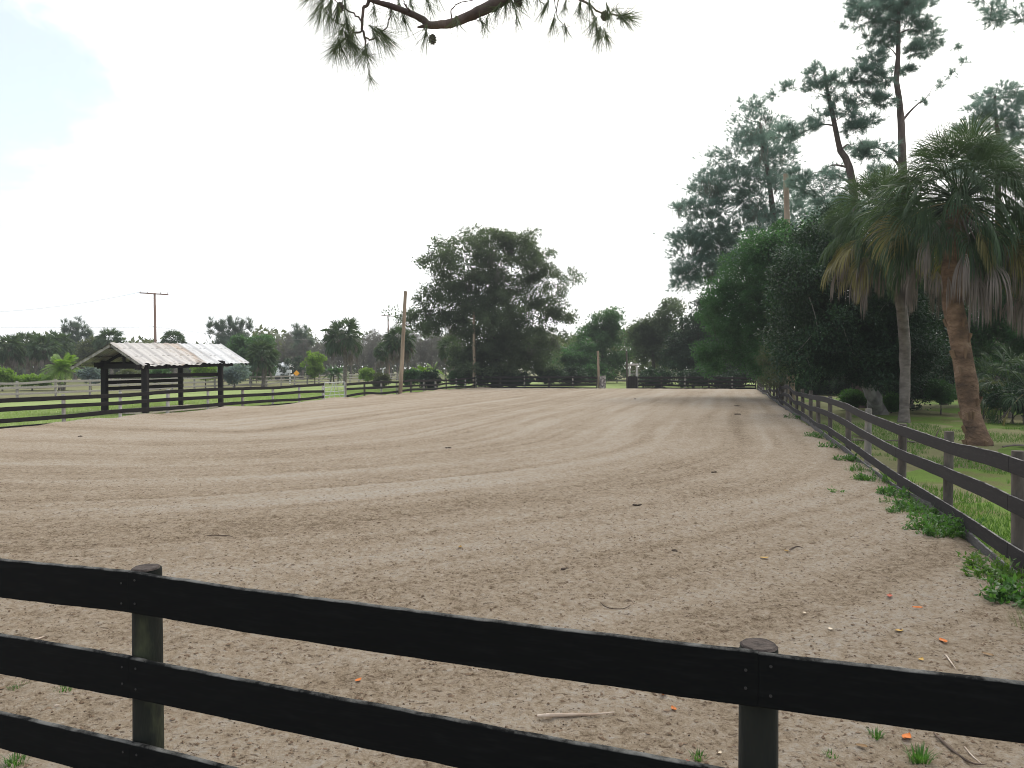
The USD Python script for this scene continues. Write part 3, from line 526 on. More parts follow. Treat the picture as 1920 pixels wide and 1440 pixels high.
def limbs(trunk, tr, targets, rng, start=.35, first=.5, k=5, thick=1.0, droop=0.0):
    """A branching skeleton: every target is reached from the closest piece of wood lying below it."""
    trunk = np.asarray(trunk, float); n0 = int(len(trunk) * start); S = [p for p in trunk[n0:]]; Rr = list(np.asarray(tr)[n0:] * first); parts = []
    cen = trunk[-1]; order = np.argsort(np.linalg.norm(targets - trunk[len(trunk) * 2 // 3], axis=1) + rng.uniform(0, .6, len(targets)))
    for t in targets[order]:
        SA = np.array(S); dv = t - SA; dist = np.linalg.norm(dv, axis=1); cost = dist + np.maximum(0, .35 * dist - dv[:, 2] * (1 if droop <= 0 else .3)) * .9
        j = int(np.argmin(cost)); a = SA[j]; L = dist[j]
        if L < .15: continue
        r0 = min(Rr[j] * .75, (.010 + .016 * L) * thick); m = 5 if L < 2 else 8; tt = np.linspace(0, 1, m)[:, None]
        ctrl = a + (t - a) * .5 + rng.normal(0, .07 * L, 3) + [0, 0, (.12 - droop) * L]
        P = (1 - tt) ** 2 * a + 2 * tt * (1 - tt) * ctrl + tt ** 2 * t; P[1:-1] += rng.normal(0, .02 * L, (m - 2, 3))
        R = np.linspace(r0, max(r0 * .35, .011), m); parts.append(tube(P, R, k, False))
        for q in range(1, m): S.append(P[q]); Rr.append(R[q])
    return parts
def bend(pts, n=14):
    pts = np.asarray(pts, float); from scipy.interpolate import PchipInterpolator
    t = np.arange(len(pts)); return PchipInterpolator(t, pts)(np.linspace(0, len(pts) - 1, n))
def tree(name, label, cat_, trunk, r0, r1, lobes, n, per, L, W, mat, bark, seed, cr=.6, start=.35, shell=.5, gap=0.0, needles=None, thick=1.0, group=None, flare=1.35, sag=.25, droop=0.0, extra=None, twigs=None, cmin=3):
    rng = np.random.default_rng(seed); trunk = bend(trunk); trunk[2:-1, :2] += rng.normal(0, r0 * .12, (len(trunk) - 3, 2)); tr = np.linspace(r0, r1, len(trunk)); tr[0] *= flare; tr[1] *= 1 + (flare - 1) * .3
    g = thing(name, label, cat_, trunk[0] + [0, 0, 0], group)
    cl, nor = clumps(lobes, n, rng, shell, gap, seed, cmin)
    base = np.vstack([trunk[:1] - [0, 0, .3], trunk])
    wood = [tube(base, np.concatenate([[tr[0] * 1.1], tr]), 10, True, .04, rng)] + limbs(trunk, tr, cl[:: max(1, len(cl) // (twigs or 160))], rng, start, .6, 5, thick, droop)
    obj('trunk', cat(*wood), bark, g, smooth=50)
    rad = cr * rng.uniform(.6, 1.35, len(cl))
    if needles is None:
        c = np.repeat(cl, per, 0); o = rng.normal(size=c.shape); o *= (rng.uniform(.1, 1, (len(c), 1)) ** .5) / np.linalg.norm(o, axis=1, keepdims=True)
        pos = c + o * np.repeat(rad, per)[:, None] * [1, 1, .72]; vf = leaf_cloud(pos, L, W, rng, sag, np.repeat(nor, per, 0) * .6 + o * .5)
    else:
        m, spread, up = needles; c = np.repeat(cl, per, 0); o = rng.normal(size=c.shape) * .5
        pos = c + o * np.repeat(rad, per)[:, None] * [1, 1, .62]; vf = tuft_cloud(pos, o * .6 + np.repeat(nor, per, 0) * .6 + [0, 0, up], m, L, W, spread, rng)
    pos[:, 2] = np.maximum(pos[:, 2], .1); vf[0][:, 2] = np.maximum(vf[0][:, 2], .02)
    obj('crown', vf, mat, g)
    if extra: extra(g, cl, rng)
    return g
def hang_moss(count, mat, length, frac=.5):
    def f(g, cl, rng):
        c = cl[rng.choice(len(cl), count)]; n = 26; p = np.repeat(c, n, 0) + rng.normal(0, .22, (count * n, 3)); vf = tuft_cloud(p, np.tile([0, 0, -1.0], (len(p), 1)), 3, length, .035, .18, rng)
        vf[0][:, 2] = np.maximum(vf[0][:, 2], .3); obj('hanging_moss', vf, mat, g)
    return f

# the big spreading tree at the far left corner
b = gx(930, 71.5)
tree('shade_tree', 'big dark dome shaped shade tree behind the far left corner of the sand', 'tree', [b, at(932, 690, 71.5), at(925, 630, 71.5), at(930, 540, 71.5)], .55, .18,
     [E(880, 505, 71, 78, 62), E(960, 505, 72, 78, 56), E(905, 455, 71, 58, 28), E(965, 455, 72, 50, 22), E(1005, 490, 72, 42, 34), E(845, 560, 71, 64, 52), E(1025, 550, 72, 48, 48), E(1045, 605, 72, 36, 34), E(815, 600, 71, 50, 36), E(800, 490, 71, 22, 14), E(830, 470, 71, 30, 24),
      E(1075, 515, 72, 18, 14), E(930, 600, 71, 85, 60), E(945, 670, 72, 75, 40), E(880, 670, 71.5, 50, 40), E(1010, 660, 73, 50, 40), E(765, 590, 71, 30, 18), E(925, 625, 70.3, 70, 50), E(930, 570, 70.5, 60, 40), E(900, 690, 70.3, 60, 30), E(985, 640, 70.6, 50, 50)],
     1050, 92, .24, .14, m_bigtree, m_bark, 101, cr=.78, start=.4, shell=.3, gap=.26, thick=1.3, twigs=260, extra=hang_moss(30, m_moss, .9))
# big oaks overhanging the right fence
b = ground(1645, 775); tree('oak_tree', 'broad dark oak with a pale leaning trunk left of the big palm', 'tree', [b, at(1634, 735, 29.2), at(1622, 690, 29.2), at(1600, 600, 29)], .32, .15,
     [E(1600, 560, 29.5, 120, 120, 3.2), E(1540, 620, 29, 90, 75, 2.5), E(1660, 630, 30, 100, 95, 2.5), E(1560, 470, 29.5, 95, 75, 2.6), E(1500, 520, 28, 60, 60, 1.8), E(1690, 540, 31, 85, 110, 2.6), E(1590, 420, 30, 60, 35, 2), E(1500, 665, 28.5, 50, 45, 1.5), E(1720, 690, 31.5, 45, 70, 1.5), E(1605, 682, 28.4, 75, 40, 1.6), E(1660, 690, 29.5, 55, 36, 1.6)],
     600, 170, .13, .07, m_oak, m_bark_pale, 102, cr=.62, start=.45, shell=.3, gap=.2, twigs=110)
b = gx(1466, 44.5); tree('oak_tree', 'glossy green broadleaf tree overhanging the middle of the right fence', 'tree', [b, at(1462, 690, 44.5), at(1450, 620, 44), at(1430, 540, 43.5)], .3, .12,
     [E(1430, 520, 41, 80, 75, 2.6), E(1380, 580, 42, 65, 70, 2.4), E(1480, 590, 40, 80, 95, 2.4), E(1500, 475, 39, 70, 60, 2.0), E(1430, 460, 40, 48, 38, 1.6), E(1485, 540, 38.5, 40, 60, 1.2), E(1350, 640, 44, 45, 55, 2), E(1440, 660, 42, 55, 45, 2)],
     480, 180, .15, .085, m_vine, m_bark, 103, cr=.7, start=.4, shell=.3, gap=.25, twigs=120)
b = gx(1452, 39); tree('bush', 'grey green drooping bush leaning over the far part of the right fence', 'bush', [b + [.4, 0, 0], b + [.2, 0, .8], b + [0, 0, 1.6]], .07, .04,
     [E(1448, 690, 36.5, 30, 42, .8), E(1470, 670, 37, 28, 38, .8)], 60, 130, .11, .035, m_olive, m_bark, 104, cr=.4, sag=.7)

def needle_tree(*a, **k): return tree(*a, needles=k.pop('nd', (20, .55, .3)), **k)
# tall pine row
b = gx(1474, 50); needle_tree('pine_tree', 'tall bushy pine with low sweeping boughs beyond the right fence', 'tree', [b, at(1460, 560, 50), at(1450, 400, 50), at(1425, 230, 50)], .34, .09,
     [E(1420, 235, 50, 55, 36), E(1395, 290, 50, 70, 45), E(1460, 300, 51, 45, 45), E(1365, 350, 50, 70, 34), E(1440, 370, 50, 75, 42), E(1320, 390, 49.5, 55, 20), E(1290, 385, 49, 34, 12), E(1345, 430, 50, 65, 34), E(1290, 455, 49.5, 40, 26), E(1410, 440, 50, 80, 50), E(1320, 500, 50, 55, 40), E(1285, 525, 50, 32, 30), E(1380, 520, 51, 70, 60), E(1410, 195, 50, 24, 14), E(1500, 410, 52, 45, 50), E(1530, 470, 52, 50, 40), E(1470, 250, 51, 26, 24), E(1340, 340, 50.5, 40, 30), E(1300, 480, 50, 45, 45), E(1540, 400, 53, 40, 40)],
     1350, 10, .32, .018, m_pine, m_pinebark, 105, cr=.46, start=.3, shell=.4, gap=.33, droop=.12, thick=1.3, twigs=300, extra=hang_moss(26, m_moss, .7))
b = gx(1612, 35); needle_tree('pine_tree', 'forked pine with an open crown leaning left behind the oak', 'tree', [b, at(1604, 420, 35), at(1590, 310, 35), at(1572, 270, 35), at(1556, 190, 35), at(1545, 125, 35)], .24, .05,
     [E(1535, 140, 35, 30, 22), E(1560, 165, 35, 30, 28), E(1490, 160, 35, 24, 13), E(1525, 165, 35, 22, 14), E(1580, 200, 35, 32, 22), E(1500, 238, 35, 40, 14), E(1455, 175, 34.5, 16, 10), E(1540, 215, 35, 26, 16), E(1590, 150, 35.5, 24, 18), E(1470, 250, 35, 30, 20), E(1530, 345, 34, 55, 22), E(1495, 335, 34, 30, 16), E(1610, 280, 36, 34, 14), E(1560, 375, 34, 40, 16), E(1640, 330, 36.5, 40, 26), E(1580, 400, 36, 50, 26), E(1660, 390, 37, 50, 34), E(1565, 320, 36, 30, 14)],
     560, 5, .31, .014, m_pine, m_pinebark, 106, cr=.22, start=.3, shell=.4, gap=.33, thick=2.0, twigs=560, nd=(20, .7, .3))
b = gx(1698, 35.5); needle_tree('pine_tree', 'tallest straight pine with layered tufts rising above the palms', 'tree', [b, at(1698, 420, 35.5), at(1690, 250, 35.5), at(1682, 120, 35.5), at(1690, -30, 35.5)], .27, .06,
     [E(1650, 15, 35.5, 75, 20), E(1705, 5, 36, 55, 22), E(1620, 35, 35, 45, 14), E(1690, 45, 35.5, 55, 16), E(1740, 65, 36, 32, 28), E(1650, 75, 35.5, 40, 14), E(1635, 110, 35, 34, 14), E(1720, 95, 36, 30, 14), E(1620, 140, 35, 34, 20), E(1655, 150, 35, 34, 14), E(1625, 185, 35, 36, 14), E(1655, 190, 35, 26, 14), E(1620, 225, 34.5, 36, 16), E(1600, 240, 34.5, 26, 12), E(1690, 130, 36, 28, 10), E(1640, 285, 35, 46, 12), E(1735, 190, 35.8, 8, 4), E(1762, 160, 36, 8, 4), E(1785, 135, 36, 7, 4), E(1805, 115, 36, 6, 4), E(1795, 85, 36, 5, 4)],
     640, 6, .31, .014, m_pine, m_pinebark, 107, cr=.24, start=.3, shell=.3, gap=.30, thick=1.8, twigs=640, nd=(20, .7, .3))
# its dying side branch with sparse leaves
b = gx(1876, 45); needle_tree('pine_tree', 'round topped pine standing farther back behind the palms', 'tree', [b, at(1874, 420, 45), at(1870, 260, 45), at(1866, 180, 45)], .25, .06,
     [E(1875, 175, 45, 38, 16), E(1835, 205, 45, 36, 16), E(1905, 195, 45, 36, 22), E(1860, 225, 45, 50, 16), E(1910, 240, 45, 40, 20), E(1815, 240, 45, 26, 14), E(1880, 280, 45, 60, 22), E(1840, 320, 45, 60, 30)],
     380, 9, .30, .016, m_pine, m_pinebark, 108, cr=.38, shell=.3, gap=.25)
b = gx(2140, 24); needle_tree('pine_tree', 'pine mostly outside the picture with one bough entering at upper right', 'tree', [b, at(2130, 400, 24), at(2100, 150, 24), at(2080, -120, 24), at(2075, -300, 24)], .25, .07,
     [E(1895, 8, 24, 36, 10), E(1862, 20, 24, 26, 14), E(1880, 36, 24, 26, 10), E(1925, 30, 24, 30, 10), E(1850, -8, 24, 30, 12), E(2000, -150, 24, 90, 40), E(2130, -250, 24, 110, 60), E(2200, -80, 24, 90, 50), E(1960, -30, 24, 50, 18)],
     130, 15, .28, .011, m_pine, m_pinebark, 109, cr=.36, shell=.3, thick=1.5, droop=.15)
# understorey at right
def simple(name, label, px, base_Y, lobes, n, per, L, W, mat, seed, bark=None, r=.16, cr=.6, cat_='tree', **k):
    b = gx(px, base_Y); t = lobes[0][0]; pts = [b, b * .6 + t * .4 + [0, 0, 0], t]
    return tree(name, label, cat_, pts, r, r * .4, lobes, n, per, L, W, mat, bark or m_bark, seed, cr=cr, **k)
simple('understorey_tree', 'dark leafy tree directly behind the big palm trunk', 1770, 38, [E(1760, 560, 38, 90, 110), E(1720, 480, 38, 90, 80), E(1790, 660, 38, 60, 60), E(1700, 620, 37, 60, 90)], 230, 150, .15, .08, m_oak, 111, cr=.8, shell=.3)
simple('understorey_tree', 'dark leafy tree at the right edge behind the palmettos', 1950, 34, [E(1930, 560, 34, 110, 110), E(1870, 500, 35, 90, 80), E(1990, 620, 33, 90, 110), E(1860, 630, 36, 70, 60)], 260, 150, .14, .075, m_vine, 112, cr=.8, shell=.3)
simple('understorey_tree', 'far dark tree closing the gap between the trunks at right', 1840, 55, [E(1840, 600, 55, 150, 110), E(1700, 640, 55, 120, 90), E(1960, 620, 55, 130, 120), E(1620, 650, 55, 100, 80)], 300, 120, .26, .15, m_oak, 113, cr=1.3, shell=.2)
for i, (px, py, Y, rx, rz, lab, mt) in enumerate([(1765, 735, 30, 26, 22, 'low pale green shrub behind the thin palm trunk', m_midgreen), (1845, 735, 27, 32, 24, 'low dark bush right of the big palm trunk', m_olive), (1900, 748, 25, 40, 22, 'low dark shrub at the right edge of the lawn', m_oak),
                                             (1600, 748, 33, 20, 14, 'small bright green weed bush left of the pale oak trunk', m_weed), (1672, 757, 31, 14, 14, 'small bright green weed bush between the oak trunk and thin palm', m_weed), (1700, 735, 33, 40, 40, 'dark bush behind the thin palm trunk', m_oak)]):
    simple('shrub', lab, px, Y, [E(px, py, Y, rx, rz)], 50, 110, .10, .05, mt, 120 + i, r=.03, cr=.25, cat_='shrub', shell=.2, twigs=20)

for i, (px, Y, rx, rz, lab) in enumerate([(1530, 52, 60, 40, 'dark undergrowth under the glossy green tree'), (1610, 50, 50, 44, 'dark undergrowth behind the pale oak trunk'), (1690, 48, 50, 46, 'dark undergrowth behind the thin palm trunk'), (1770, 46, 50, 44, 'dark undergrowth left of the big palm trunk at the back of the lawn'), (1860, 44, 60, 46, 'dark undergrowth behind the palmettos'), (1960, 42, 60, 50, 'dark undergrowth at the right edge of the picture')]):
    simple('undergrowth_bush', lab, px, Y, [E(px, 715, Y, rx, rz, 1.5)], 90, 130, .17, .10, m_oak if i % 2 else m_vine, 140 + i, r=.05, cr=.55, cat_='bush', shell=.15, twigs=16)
# ------------------------------------------------------------------ palms
def fan(o, az, el, pet, blade, nseg, spread, rng, arch=.3, sag=.9, width=1.0, tip=.5, fold=.25):
    d0 = np.array([math.cos(az) * math.cos(el), math.sin(az) * math.cos(el), math.sin(el)]); t = np.linspace(0, 1, 6)[:, None]
    P = o + d0 * pet * t - np.array([0, 0, arch * pet]) * t ** 2; pv = tube(P, np.linspace(.022, .012, 6), 4, False)
    d1 = unit(P[-1] - P[-2]); s = np.cross(d1, [0, 0, 1.0]); s = unit(s + 1e-6); roll = rng.normal(0, .75); n = np.cross(s, d1); s, n = s * math.cos(roll) + n * math.sin(roll), n * math.cos(roll) - s * math.sin(roll)
    ph = np.linspace(-spread, spread, nseg) + rng.normal(0, .03, nseg); L = blade * (.72 + .28 * np.cos(ph * .9)) * rng.uniform(.88, 1.08, nseg)
    D = np.cos(ph)[:, None] * d1 + np.sin(ph)[:, None] * s + (fold * np.abs(np.sin(ph)))[:, None] * n; D = unit(D)
    hub = P[-1] + d1 * .22 * blade * np.cos(ph * .8).clip(0)[:, None] - np.array([0, 0, .10 * blade]) * (np.cos(ph * .8).clip(0) ** 2)[:, None]
    fr = np.array([0, .3, .52, .72, .88, 1.0]); pts = [hub]; cur = D.copy(); g_ = rng.uniform(.8, 1.25, nseg)[:, None]
    for k in range(1, 6):
        cur = unit(cur + np.array([0, 0, -1.0]) * sag * g_ * (.10 if k < 2 else .55 * tip * k * .55)); pts.append(pts[-1] + cur * (L * (fr[k] - fr[k - 1]))[:, None])
    pts = np.stack(pts, 1); side = unit(np.cross(D, n)); wd = width * blade * spread / nseg * np.array([.12, .30, .50, .40, .24, .02])
    twist = rng.normal(0, .8, (nseg, 1, 1)); sv = side[:, None] * np.cos(twist) + n[None, None] * np.sin(twist)
    Vv = np.stack([pts - sv * wd[None, :, None], pts + sv * wd[None, :, None]], 2).reshape(-1, 3)
    i0 = (np.arange(nseg)[:, None] * 12 + np.arange(5)[None] * 2).ravel(); F = np.vstack([np.stack([i0, i0 + 1, i0 + 3], 1), np.stack([i0, i0 + 3, i0 + 2], 1)])
    return cat(pv, (Vv, F))
def sabal(label, trunk, r0, r1, crown, ng, nd, blade, pet, seed, mtrunk, nseg=34, separate=True, group=None, boots=0, size=1.0, elmax=1.35, skirt=1.0, name='fan_palm', fw=1.0, sagk=1.0):
    rng = np.random.default_rng(seed); T = bend(trunk, 18); g = thing(name, label, 'palm tree', T[0], group)
    rr = np.linspace(r0, r1, 18) * (1 + .05 * rng.normal(size=18)); rr[0] *= 1.12
    obj('trunk', tube(np.vstack([T[:1] - [0, 0, .3], T]), np.concatenate([[rr[0] * 1.1], rr]), 18, True, .035, rng), mtrunk, g, smooth=60)
    for k in range(boots):
        t = rng.uniform(.05, 1); p = T[int(t * 17)]; a = rng.uniform(0, 2 * PI); r = rr[int(t * 17)]; dr = np.array([math.cos(a), math.sin(a), 0])
        q = p + dr * r * .92; obj('leaf_stub', cat(beam(q - [0, 0, .10], q + dr * .07 + [0, 0, rng.uniform(.05, .13)], .12 * rng.uniform(.7, 1.2), .025)), m_boot, g)
    top_ = T[-1]; acc = []
    for k in range(ng):
        f = (k + .5) / ng; el = elmax - (elmax + .5) * f ** .95 + rng.normal(0, .1); az = k * 2.39996 + rng.normal(0, .2)
        o = top_ + np.array([0, 0, .25 * (1 - f)]) + np.array([math.cos(az), math.sin(az), 0]) * .12
        vf = fan(o, az, el, pet * rng.uniform(.75, 1.15), blade * rng.uniform(.75, 1.15), nseg, 1.45 if el < .9 else 1.05, rng, .15 + .3 * f, sagk * (.48 + .9 * f) * rng.uniform(.55, 1.5), width=.8 * fw, tip=.75)
        mt = m_palmyel if (f > .72 and rng.random() < .3) else m_palm
        obj('frond', vf, mt, g) if separate else acc.append((vf, mt))
    for k in range(nd):
        az = k * 2.39996 + 1.1 + rng.normal(0, .25); el = .1 - 1.15 * rng.random(); o = top_ + np.array([math.cos(az), math.sin(az), 0]) * r1 * .9 - [0, 0, rng.uniform(.0, .5) * skirt]
        vf = fan(o, az, el, pet * rng.uniform(.75, 1.12) * skirt, blade * rng.uniform(.5, 1.1), max(12, nseg // 2), rng.uniform(.5, 1.0), rng, .45, rng.uniform(1.2, 3.2), .75 * fw, 1.0)
        obj('dead_frond', vf, m_dead, g) if separate else acc.append((vf, m_dead))
    if not separate:
        for nm, sel in (('crown', [v for v, m in acc if m is not m_dead]), ('dead_skirt', [v for v, m in acc if m is m_dead])):
            if sel: obj(nm, cat(*sel), m_palm if nm == 'crown' else m_dead, g)
    return g
b = ground(1836, 832)
sabal('big fan palm with a thick brown trunk and drooping dead fronds at right', [b, at(1815, 740, 18.4), at(1800, 640, 18.4), at(1785, 540, 18.4), at(1790, 440, 18.4), at(1798, 385, 18.4)], .235, .215, None, 92, 28, 1.12, 1.02, 201, m_palmtrunk, 46, boots=46)
b = gx(1696, 25.5)
sabal('fan palm on a slender dark trunk just left of the big palm', [b, at(1697, 690, 25.5), at(1692, 590, 25), at(1668, 490, 24), at(1664, 425, 23.5)], .17, .16, None, 74, 26, 1.1, 1.05, 202, m_palmgrey, 42, boots=0)
b = gx(1975, 19.5)
sabal('fan palm at the right edge with only its left fronds in view', [b, at(1965, 640, 19.5), at(1945, 500, 19.5), at(1940, 420, 19.5)], .24, .2, None, 60, 34, 1.1, 1.1, 203, m_palmtrunk, 40)
# saw palmettos under the trees
for i, (px, Y, lab) in enumerate([(1892, 28, 'low fan palmetto right of the big palm trunk'), (1868, 33, 'dark fan palmetto behind the big palm at right'), (1930, 24.5, 'low fan palmetto at the right edge of the lawn')]):
    sabal(lab, [gx(px, Y), gx(px, Y, .5), gx(px, Y, 1.0 + .5 * i % 1)], .16, .14, None, 24, 5, .8, 1.0, 210 + i, m_palmgrey, 26, name='palmetto')
# palms to the left, far
for px, pyc, pyb, Y, s, lab, sd, nd in [(643, 634, 712, 80, 1.35, 'tall fan palm standing alone beyond the pipe gate', 221, 14), (748, 640, 700, 78, 1.0, 'brown skirted fan palm behind the leaning wooden pole', 222, 30), (490, 668, 712, 72, 1.0, 'short grey green fan palm right of the shelter roof', 223, 14),
                                  (18, 655, 712, 78, 1.0, 'fan palm at the left edge with a thick brown skirt', 224, 24), (48, 650, 712, 84, 1.05, 'second fan palm from the left edge behind the pale fence', 225, 24), (82, 655, 712, 78, 1.0, 'third fan palm from the left edge behind the pale fence', 226, 24), (108, 648, 712, 86, 1.05, 'fourth fan palm from the left edge beside the yellow green palm', 227, 20),
                                  (205, 642, 712, 92, 1.15, 'fan palm rising just above the left end of the shelter roof', 228, 10), (325, 642, 712, 96, 1.0, 'dark round headed palm above the shelter ridge', 229, 14), (845, 655, 712, 82, .9, 'fan palm under the left side of the big shade tree', 230, 10), (722, 660, 712, 86, .8, 'small fan palm left of the leaning wooden pole', 231, 10)]:
    bse = gx(px + 3, Y); sabal(lab, [bse, (bse + at(px, pyc, Y)) / 2 + [.15, 0, 0], at(px, pyc, Y)], .2, .17, None, 52, nd, .95 * s, .75 * s, sd, m_palmgrey, 18, separate=False, fw=1.7, sagk=.55)
def feather(label, px, Y, ztop, nf, L, mat, seed, stems=1, name='feather_palm'):
    rng = np.random.default_rng(seed); b = gx(px, Y); g = thing(name, label, 'palm tree', b); acc = []; tr = []
    for s in range(stems):
        o = b + np.array([rng.normal(0, .35), rng.normal(0, .3), 0]) * (stems > 1); top_ = o + [rng.normal(0, .2), 0, ztop * rng.uniform(.75, 1.0)]
        tr.append(tube(bend([o, (o + top_) / 2 + rng.normal(0, .08, 3), top_], 8), np.linspace(.09, .06, 8), 7))
        for k in range(nf):
            az = k * 2.39996 + s; el = rng.uniform(.2, 1.35); n = 14; t = np.linspace(0, 1, n)[:, None]; d = np.array([math.cos(az) * math.cos(el), math.sin(az) * math.cos(el), math.sin(el)])
            P = top_ + d * L * t - np.array([0, 0, .75 * L * math.cos(el) + .2]) * t ** 2; acc.append(tube(P, np.linspace(.02, .006, n), 3, False))
            T_, S_v, U_ = frame(P); q = np.repeat(P[2:], 2, 0); sg = np.tile([1, -1], n - 2)[:, None]; dv = unit(np.repeat(S_v[2:], 2, 0) * sg + np.repeat(T_[2:], 2, 0) * .6 - [0, 0, .35]); wv = np.repeat(T_[2:], 2, 0) * .05
            ll = L * .3 * np.sin(np.linspace(.5, 2.7, n - 2)).repeat(2)[:, None]; V3 = np.stack([q - wv, q + wv, q + dv * ll], 1).reshape(-1, 3); acc.append((V3, np.arange(len(V3)).reshape(-1, 3)))
    obj('trunk', cat(*tr), m_palmgrey, g, smooth=50); obj('crown', cat(*acc), mat, g)
feather('bright yellow green feathery palm clump in front of the left fan palms', 116, 62, 1.9, 18, 2.0, m_lime, 241, 4)
feather('yellowing feathery palm under the left edge of the shade tree', 802, 76, 1.5, 14, 1.6, m_lime, 242, 3)
feather('small feathery palm left of the tall lone fan palm', 622, 84, 1.3, 14, 1.5, m_midgreen, 243, 3)

# ------------------------------------------------------------------ background left and middle
def casu(label, px, Y, lobes, seed, n=150, top=None):
    b = gx(px, Y); t = lobes[0][0]; return tree('casuarina_tree', label, 'tree', [b, (b + t) / 2, t], .3, .06, lobes, n, 7, .75, .045, m_casu, m_bark, seed, cr=.34, shell=.1, gap=.0, cmin=16, needles=(7, .3, 1.0), thick=.8, start=.15)
def spires(px, Y, pts): return [E(px + dx, py, Y, w, h) for dx, py, w, h in pts]
casu('dark blue green casuarina rising behind the left fan palms', 140, 110, spires(140, 110, [(0, 645, 20, 40), (-18, 618, 5, 22), (-6, 622, 6, 24), (6, 616, 6, 22), (18, 622, 6, 22), (28, 630, 5, 14), (-28, 640, 8, 10), (-40, 652, 5, 8), (10, 660, 26, 24), (-14, 650, 14, 22), (34, 640, 6, 8)]), 301, 330)
casu('feathery many pointed casuarina right of the shelter roof', 425, 110, spires(425, 110, [(0, 632, 26, 20), (-31, 612, 4, 22), (-18, 614, 4, 20), (-8, 610, 5, 22), (6, 607, 4, 20), (16, 611, 5, 22), (28, 612, 4, 20), (42, 613, 4, 20), (20, 634, 24, 14), (5, 655, 42, 18)]), 302, 300)
casu('small pale pointed conifer left of the lone fan palm', 565, 120, spires(565, 120, [(0, 650, 18, 18), (-10, 625, 3, 20), (-2, 632, 4, 18), (8, 628, 4, 20), (18, 640, 5, 10)]), 303, 120)
simple('round_tree', 'dense green round tree just right of the shelter roof', 470, 82, [E(468, 655, 82, 34, 26), E(490, 645, 82, 22, 16), E(455, 645, 82, 18, 16), E(480, 690, 82, 36, 18)], 110, 110, .26, .16, m_midgreen, 311, cr=.7, shell=.35)
simple('round_tree', 'mid green tree behind the left end of the shelter roof', 190, 100, [E(190, 655, 100, 34, 20), E(165, 668, 100, 24, 22), E(215, 660, 100, 26, 18)], 90, 100, .3, .2, m_olive, 312, cr=.8, shell=.35)
for i, (px, py, Y, rx, rz, lab, mt) in enumerate([
    (590, 682, 84, 22, 24, 'yellow green leafy bush behind the pale fence near the orange sign', m_lime), (4, 706, 60, 18, 16, 'yellow green bush at the left edge behind the pale fence', m_lime), (60, 713, 62, 36, 7, 'strip of bright green ground shrub along the pale fence at left', m_lime),
    (170, 702, 62, 18, 13, 'blue grey spiky bush left of the shelter', m_bluegrey), (545, 690, 105, 36, 24, 'dark leafy tree behind the white camper', m_oak), (690, 702, 88, 14, 10, 'small green and yellow bush behind the pale fence', m_lime),
    (716, 712, 74, 16, 14, 'dark shrub at the right end of the pale fence', m_olive), (772, 706, 70, 15, 14, 'green shrub right of the leaning pole', m_midgreen), (805, 712, 68.8, 20, 16, 'dark rounded shrub near the left fence end', m_oak), (865, 708, 70.5, 22, 14, 'grey green shrub left of the corner pole', m_midgreen),
    (300, 700, 64, 16, 12, 'green shrub seen through the shelter', m_midgreen), (385, 696, 66, 18, 16, 'yellow green shrub seen through the right bay of the shelter', m_lime), (440, 700, 66, 26, 14, 'grey green shrub right of the shelter posts', m_bluegrey), (240, 703, 64, 22, 10, 'dull green shrub seen through the shelter left bay', m_olive)]):
    simple('bush', lab, px, Y, [E(px, py, Y, rx, rz)], 40, 110, .2, .11, mt, 330 + i, r=.06, cr=.4, cat_='bush', shell=.25, twigs=16)
# bare cypress wood behind the lone palm
rgc = np.random.default_rng(77)
pc = gx(700, 128); proto = tree('bare_tree', 'leafless grey tree in the thin wood behind the lone palm', 'tree', [pc, pc + [.1, 0, 4], pc + [0, .1, 8.0]], .16, .03, [(pc + [0, 0, 5.6], np.array([1.5, 1.5, 2.3])), (pc + [0, 0, 3.6], np.array([1.3, 1.3, 1.2]))], 90, 10, .55, .03, m_greytwig, m_palmgrey, 350, cr=.5, needles=(6, .9, .4), start=.3, group='leafless trees in the far wood', flare=1.6)
for k in range(30):
    px = 520 + 340 * (k + rgc.uniform(-.3, .3)) / 29; Y = rgc.uniform(112, 150)
    copy_of(proto, gx(px, Y), 'leafless grey tree in the thin wood behind the lone palm', rz=rgc.uniform(0, 360), s=rgc.uniform(.75, 1.15))
# the trees behind the far fence, left to right
for i, (px, Y, lob, n, per, L, W, mt, lab) in enumerate([
    (1130, 92, [E(1130, 610, 92, 36, 36), E(1115, 640, 92, 34, 30), E(1150, 600, 92, 22, 28), E(1160, 650, 92, 34, 34), E(1120, 690, 92, 50, 20)], 150, 110, .30, .19, m_midgreen, 'tall green tree behind the far opening'),
    (1085, 88, [E(1085, 665, 88, 34, 26), E(1060, 680, 88, 36, 24), E(1100, 695, 88, 50, 16)], 110, 100, .28, .18, m_vine, 'lower green tree right of the big shade tree'),
    (1225, 84, [E(1225, 610, 84, 36, 30), E(1260, 590, 84, 30, 30), E(1200, 640, 84, 30, 40), E(1250, 650, 84, 46, 40)], 170, 105, .27, .17, m_bigtree, 'dusky grey green tree with drooping branches behind the far fence'),
    (1310, 78, [E(1310, 620, 78, 42, 42), E(1280, 660, 78, 40, 40), E(1340, 660, 78, 46, 40), E(1320, 580, 78, 26, 24)], 190, 110, .25, .16, m_oak, 'dark broad tree behind the far fence right of centre'),
    (1390, 72, [E(1385, 640, 72, 46, 50), E(1420, 670, 72, 40, 45), E(1360, 690, 72, 46, 28)], 150, 110, .24, .15, m_oak, 'dark tree at the far right corner of the sand')]):
    simple('leafy_tree', lab, px, Y, lob, n, per, L, W, mt, 360 + i, r=.25, cr=.95, shell=.3, gap=.28)
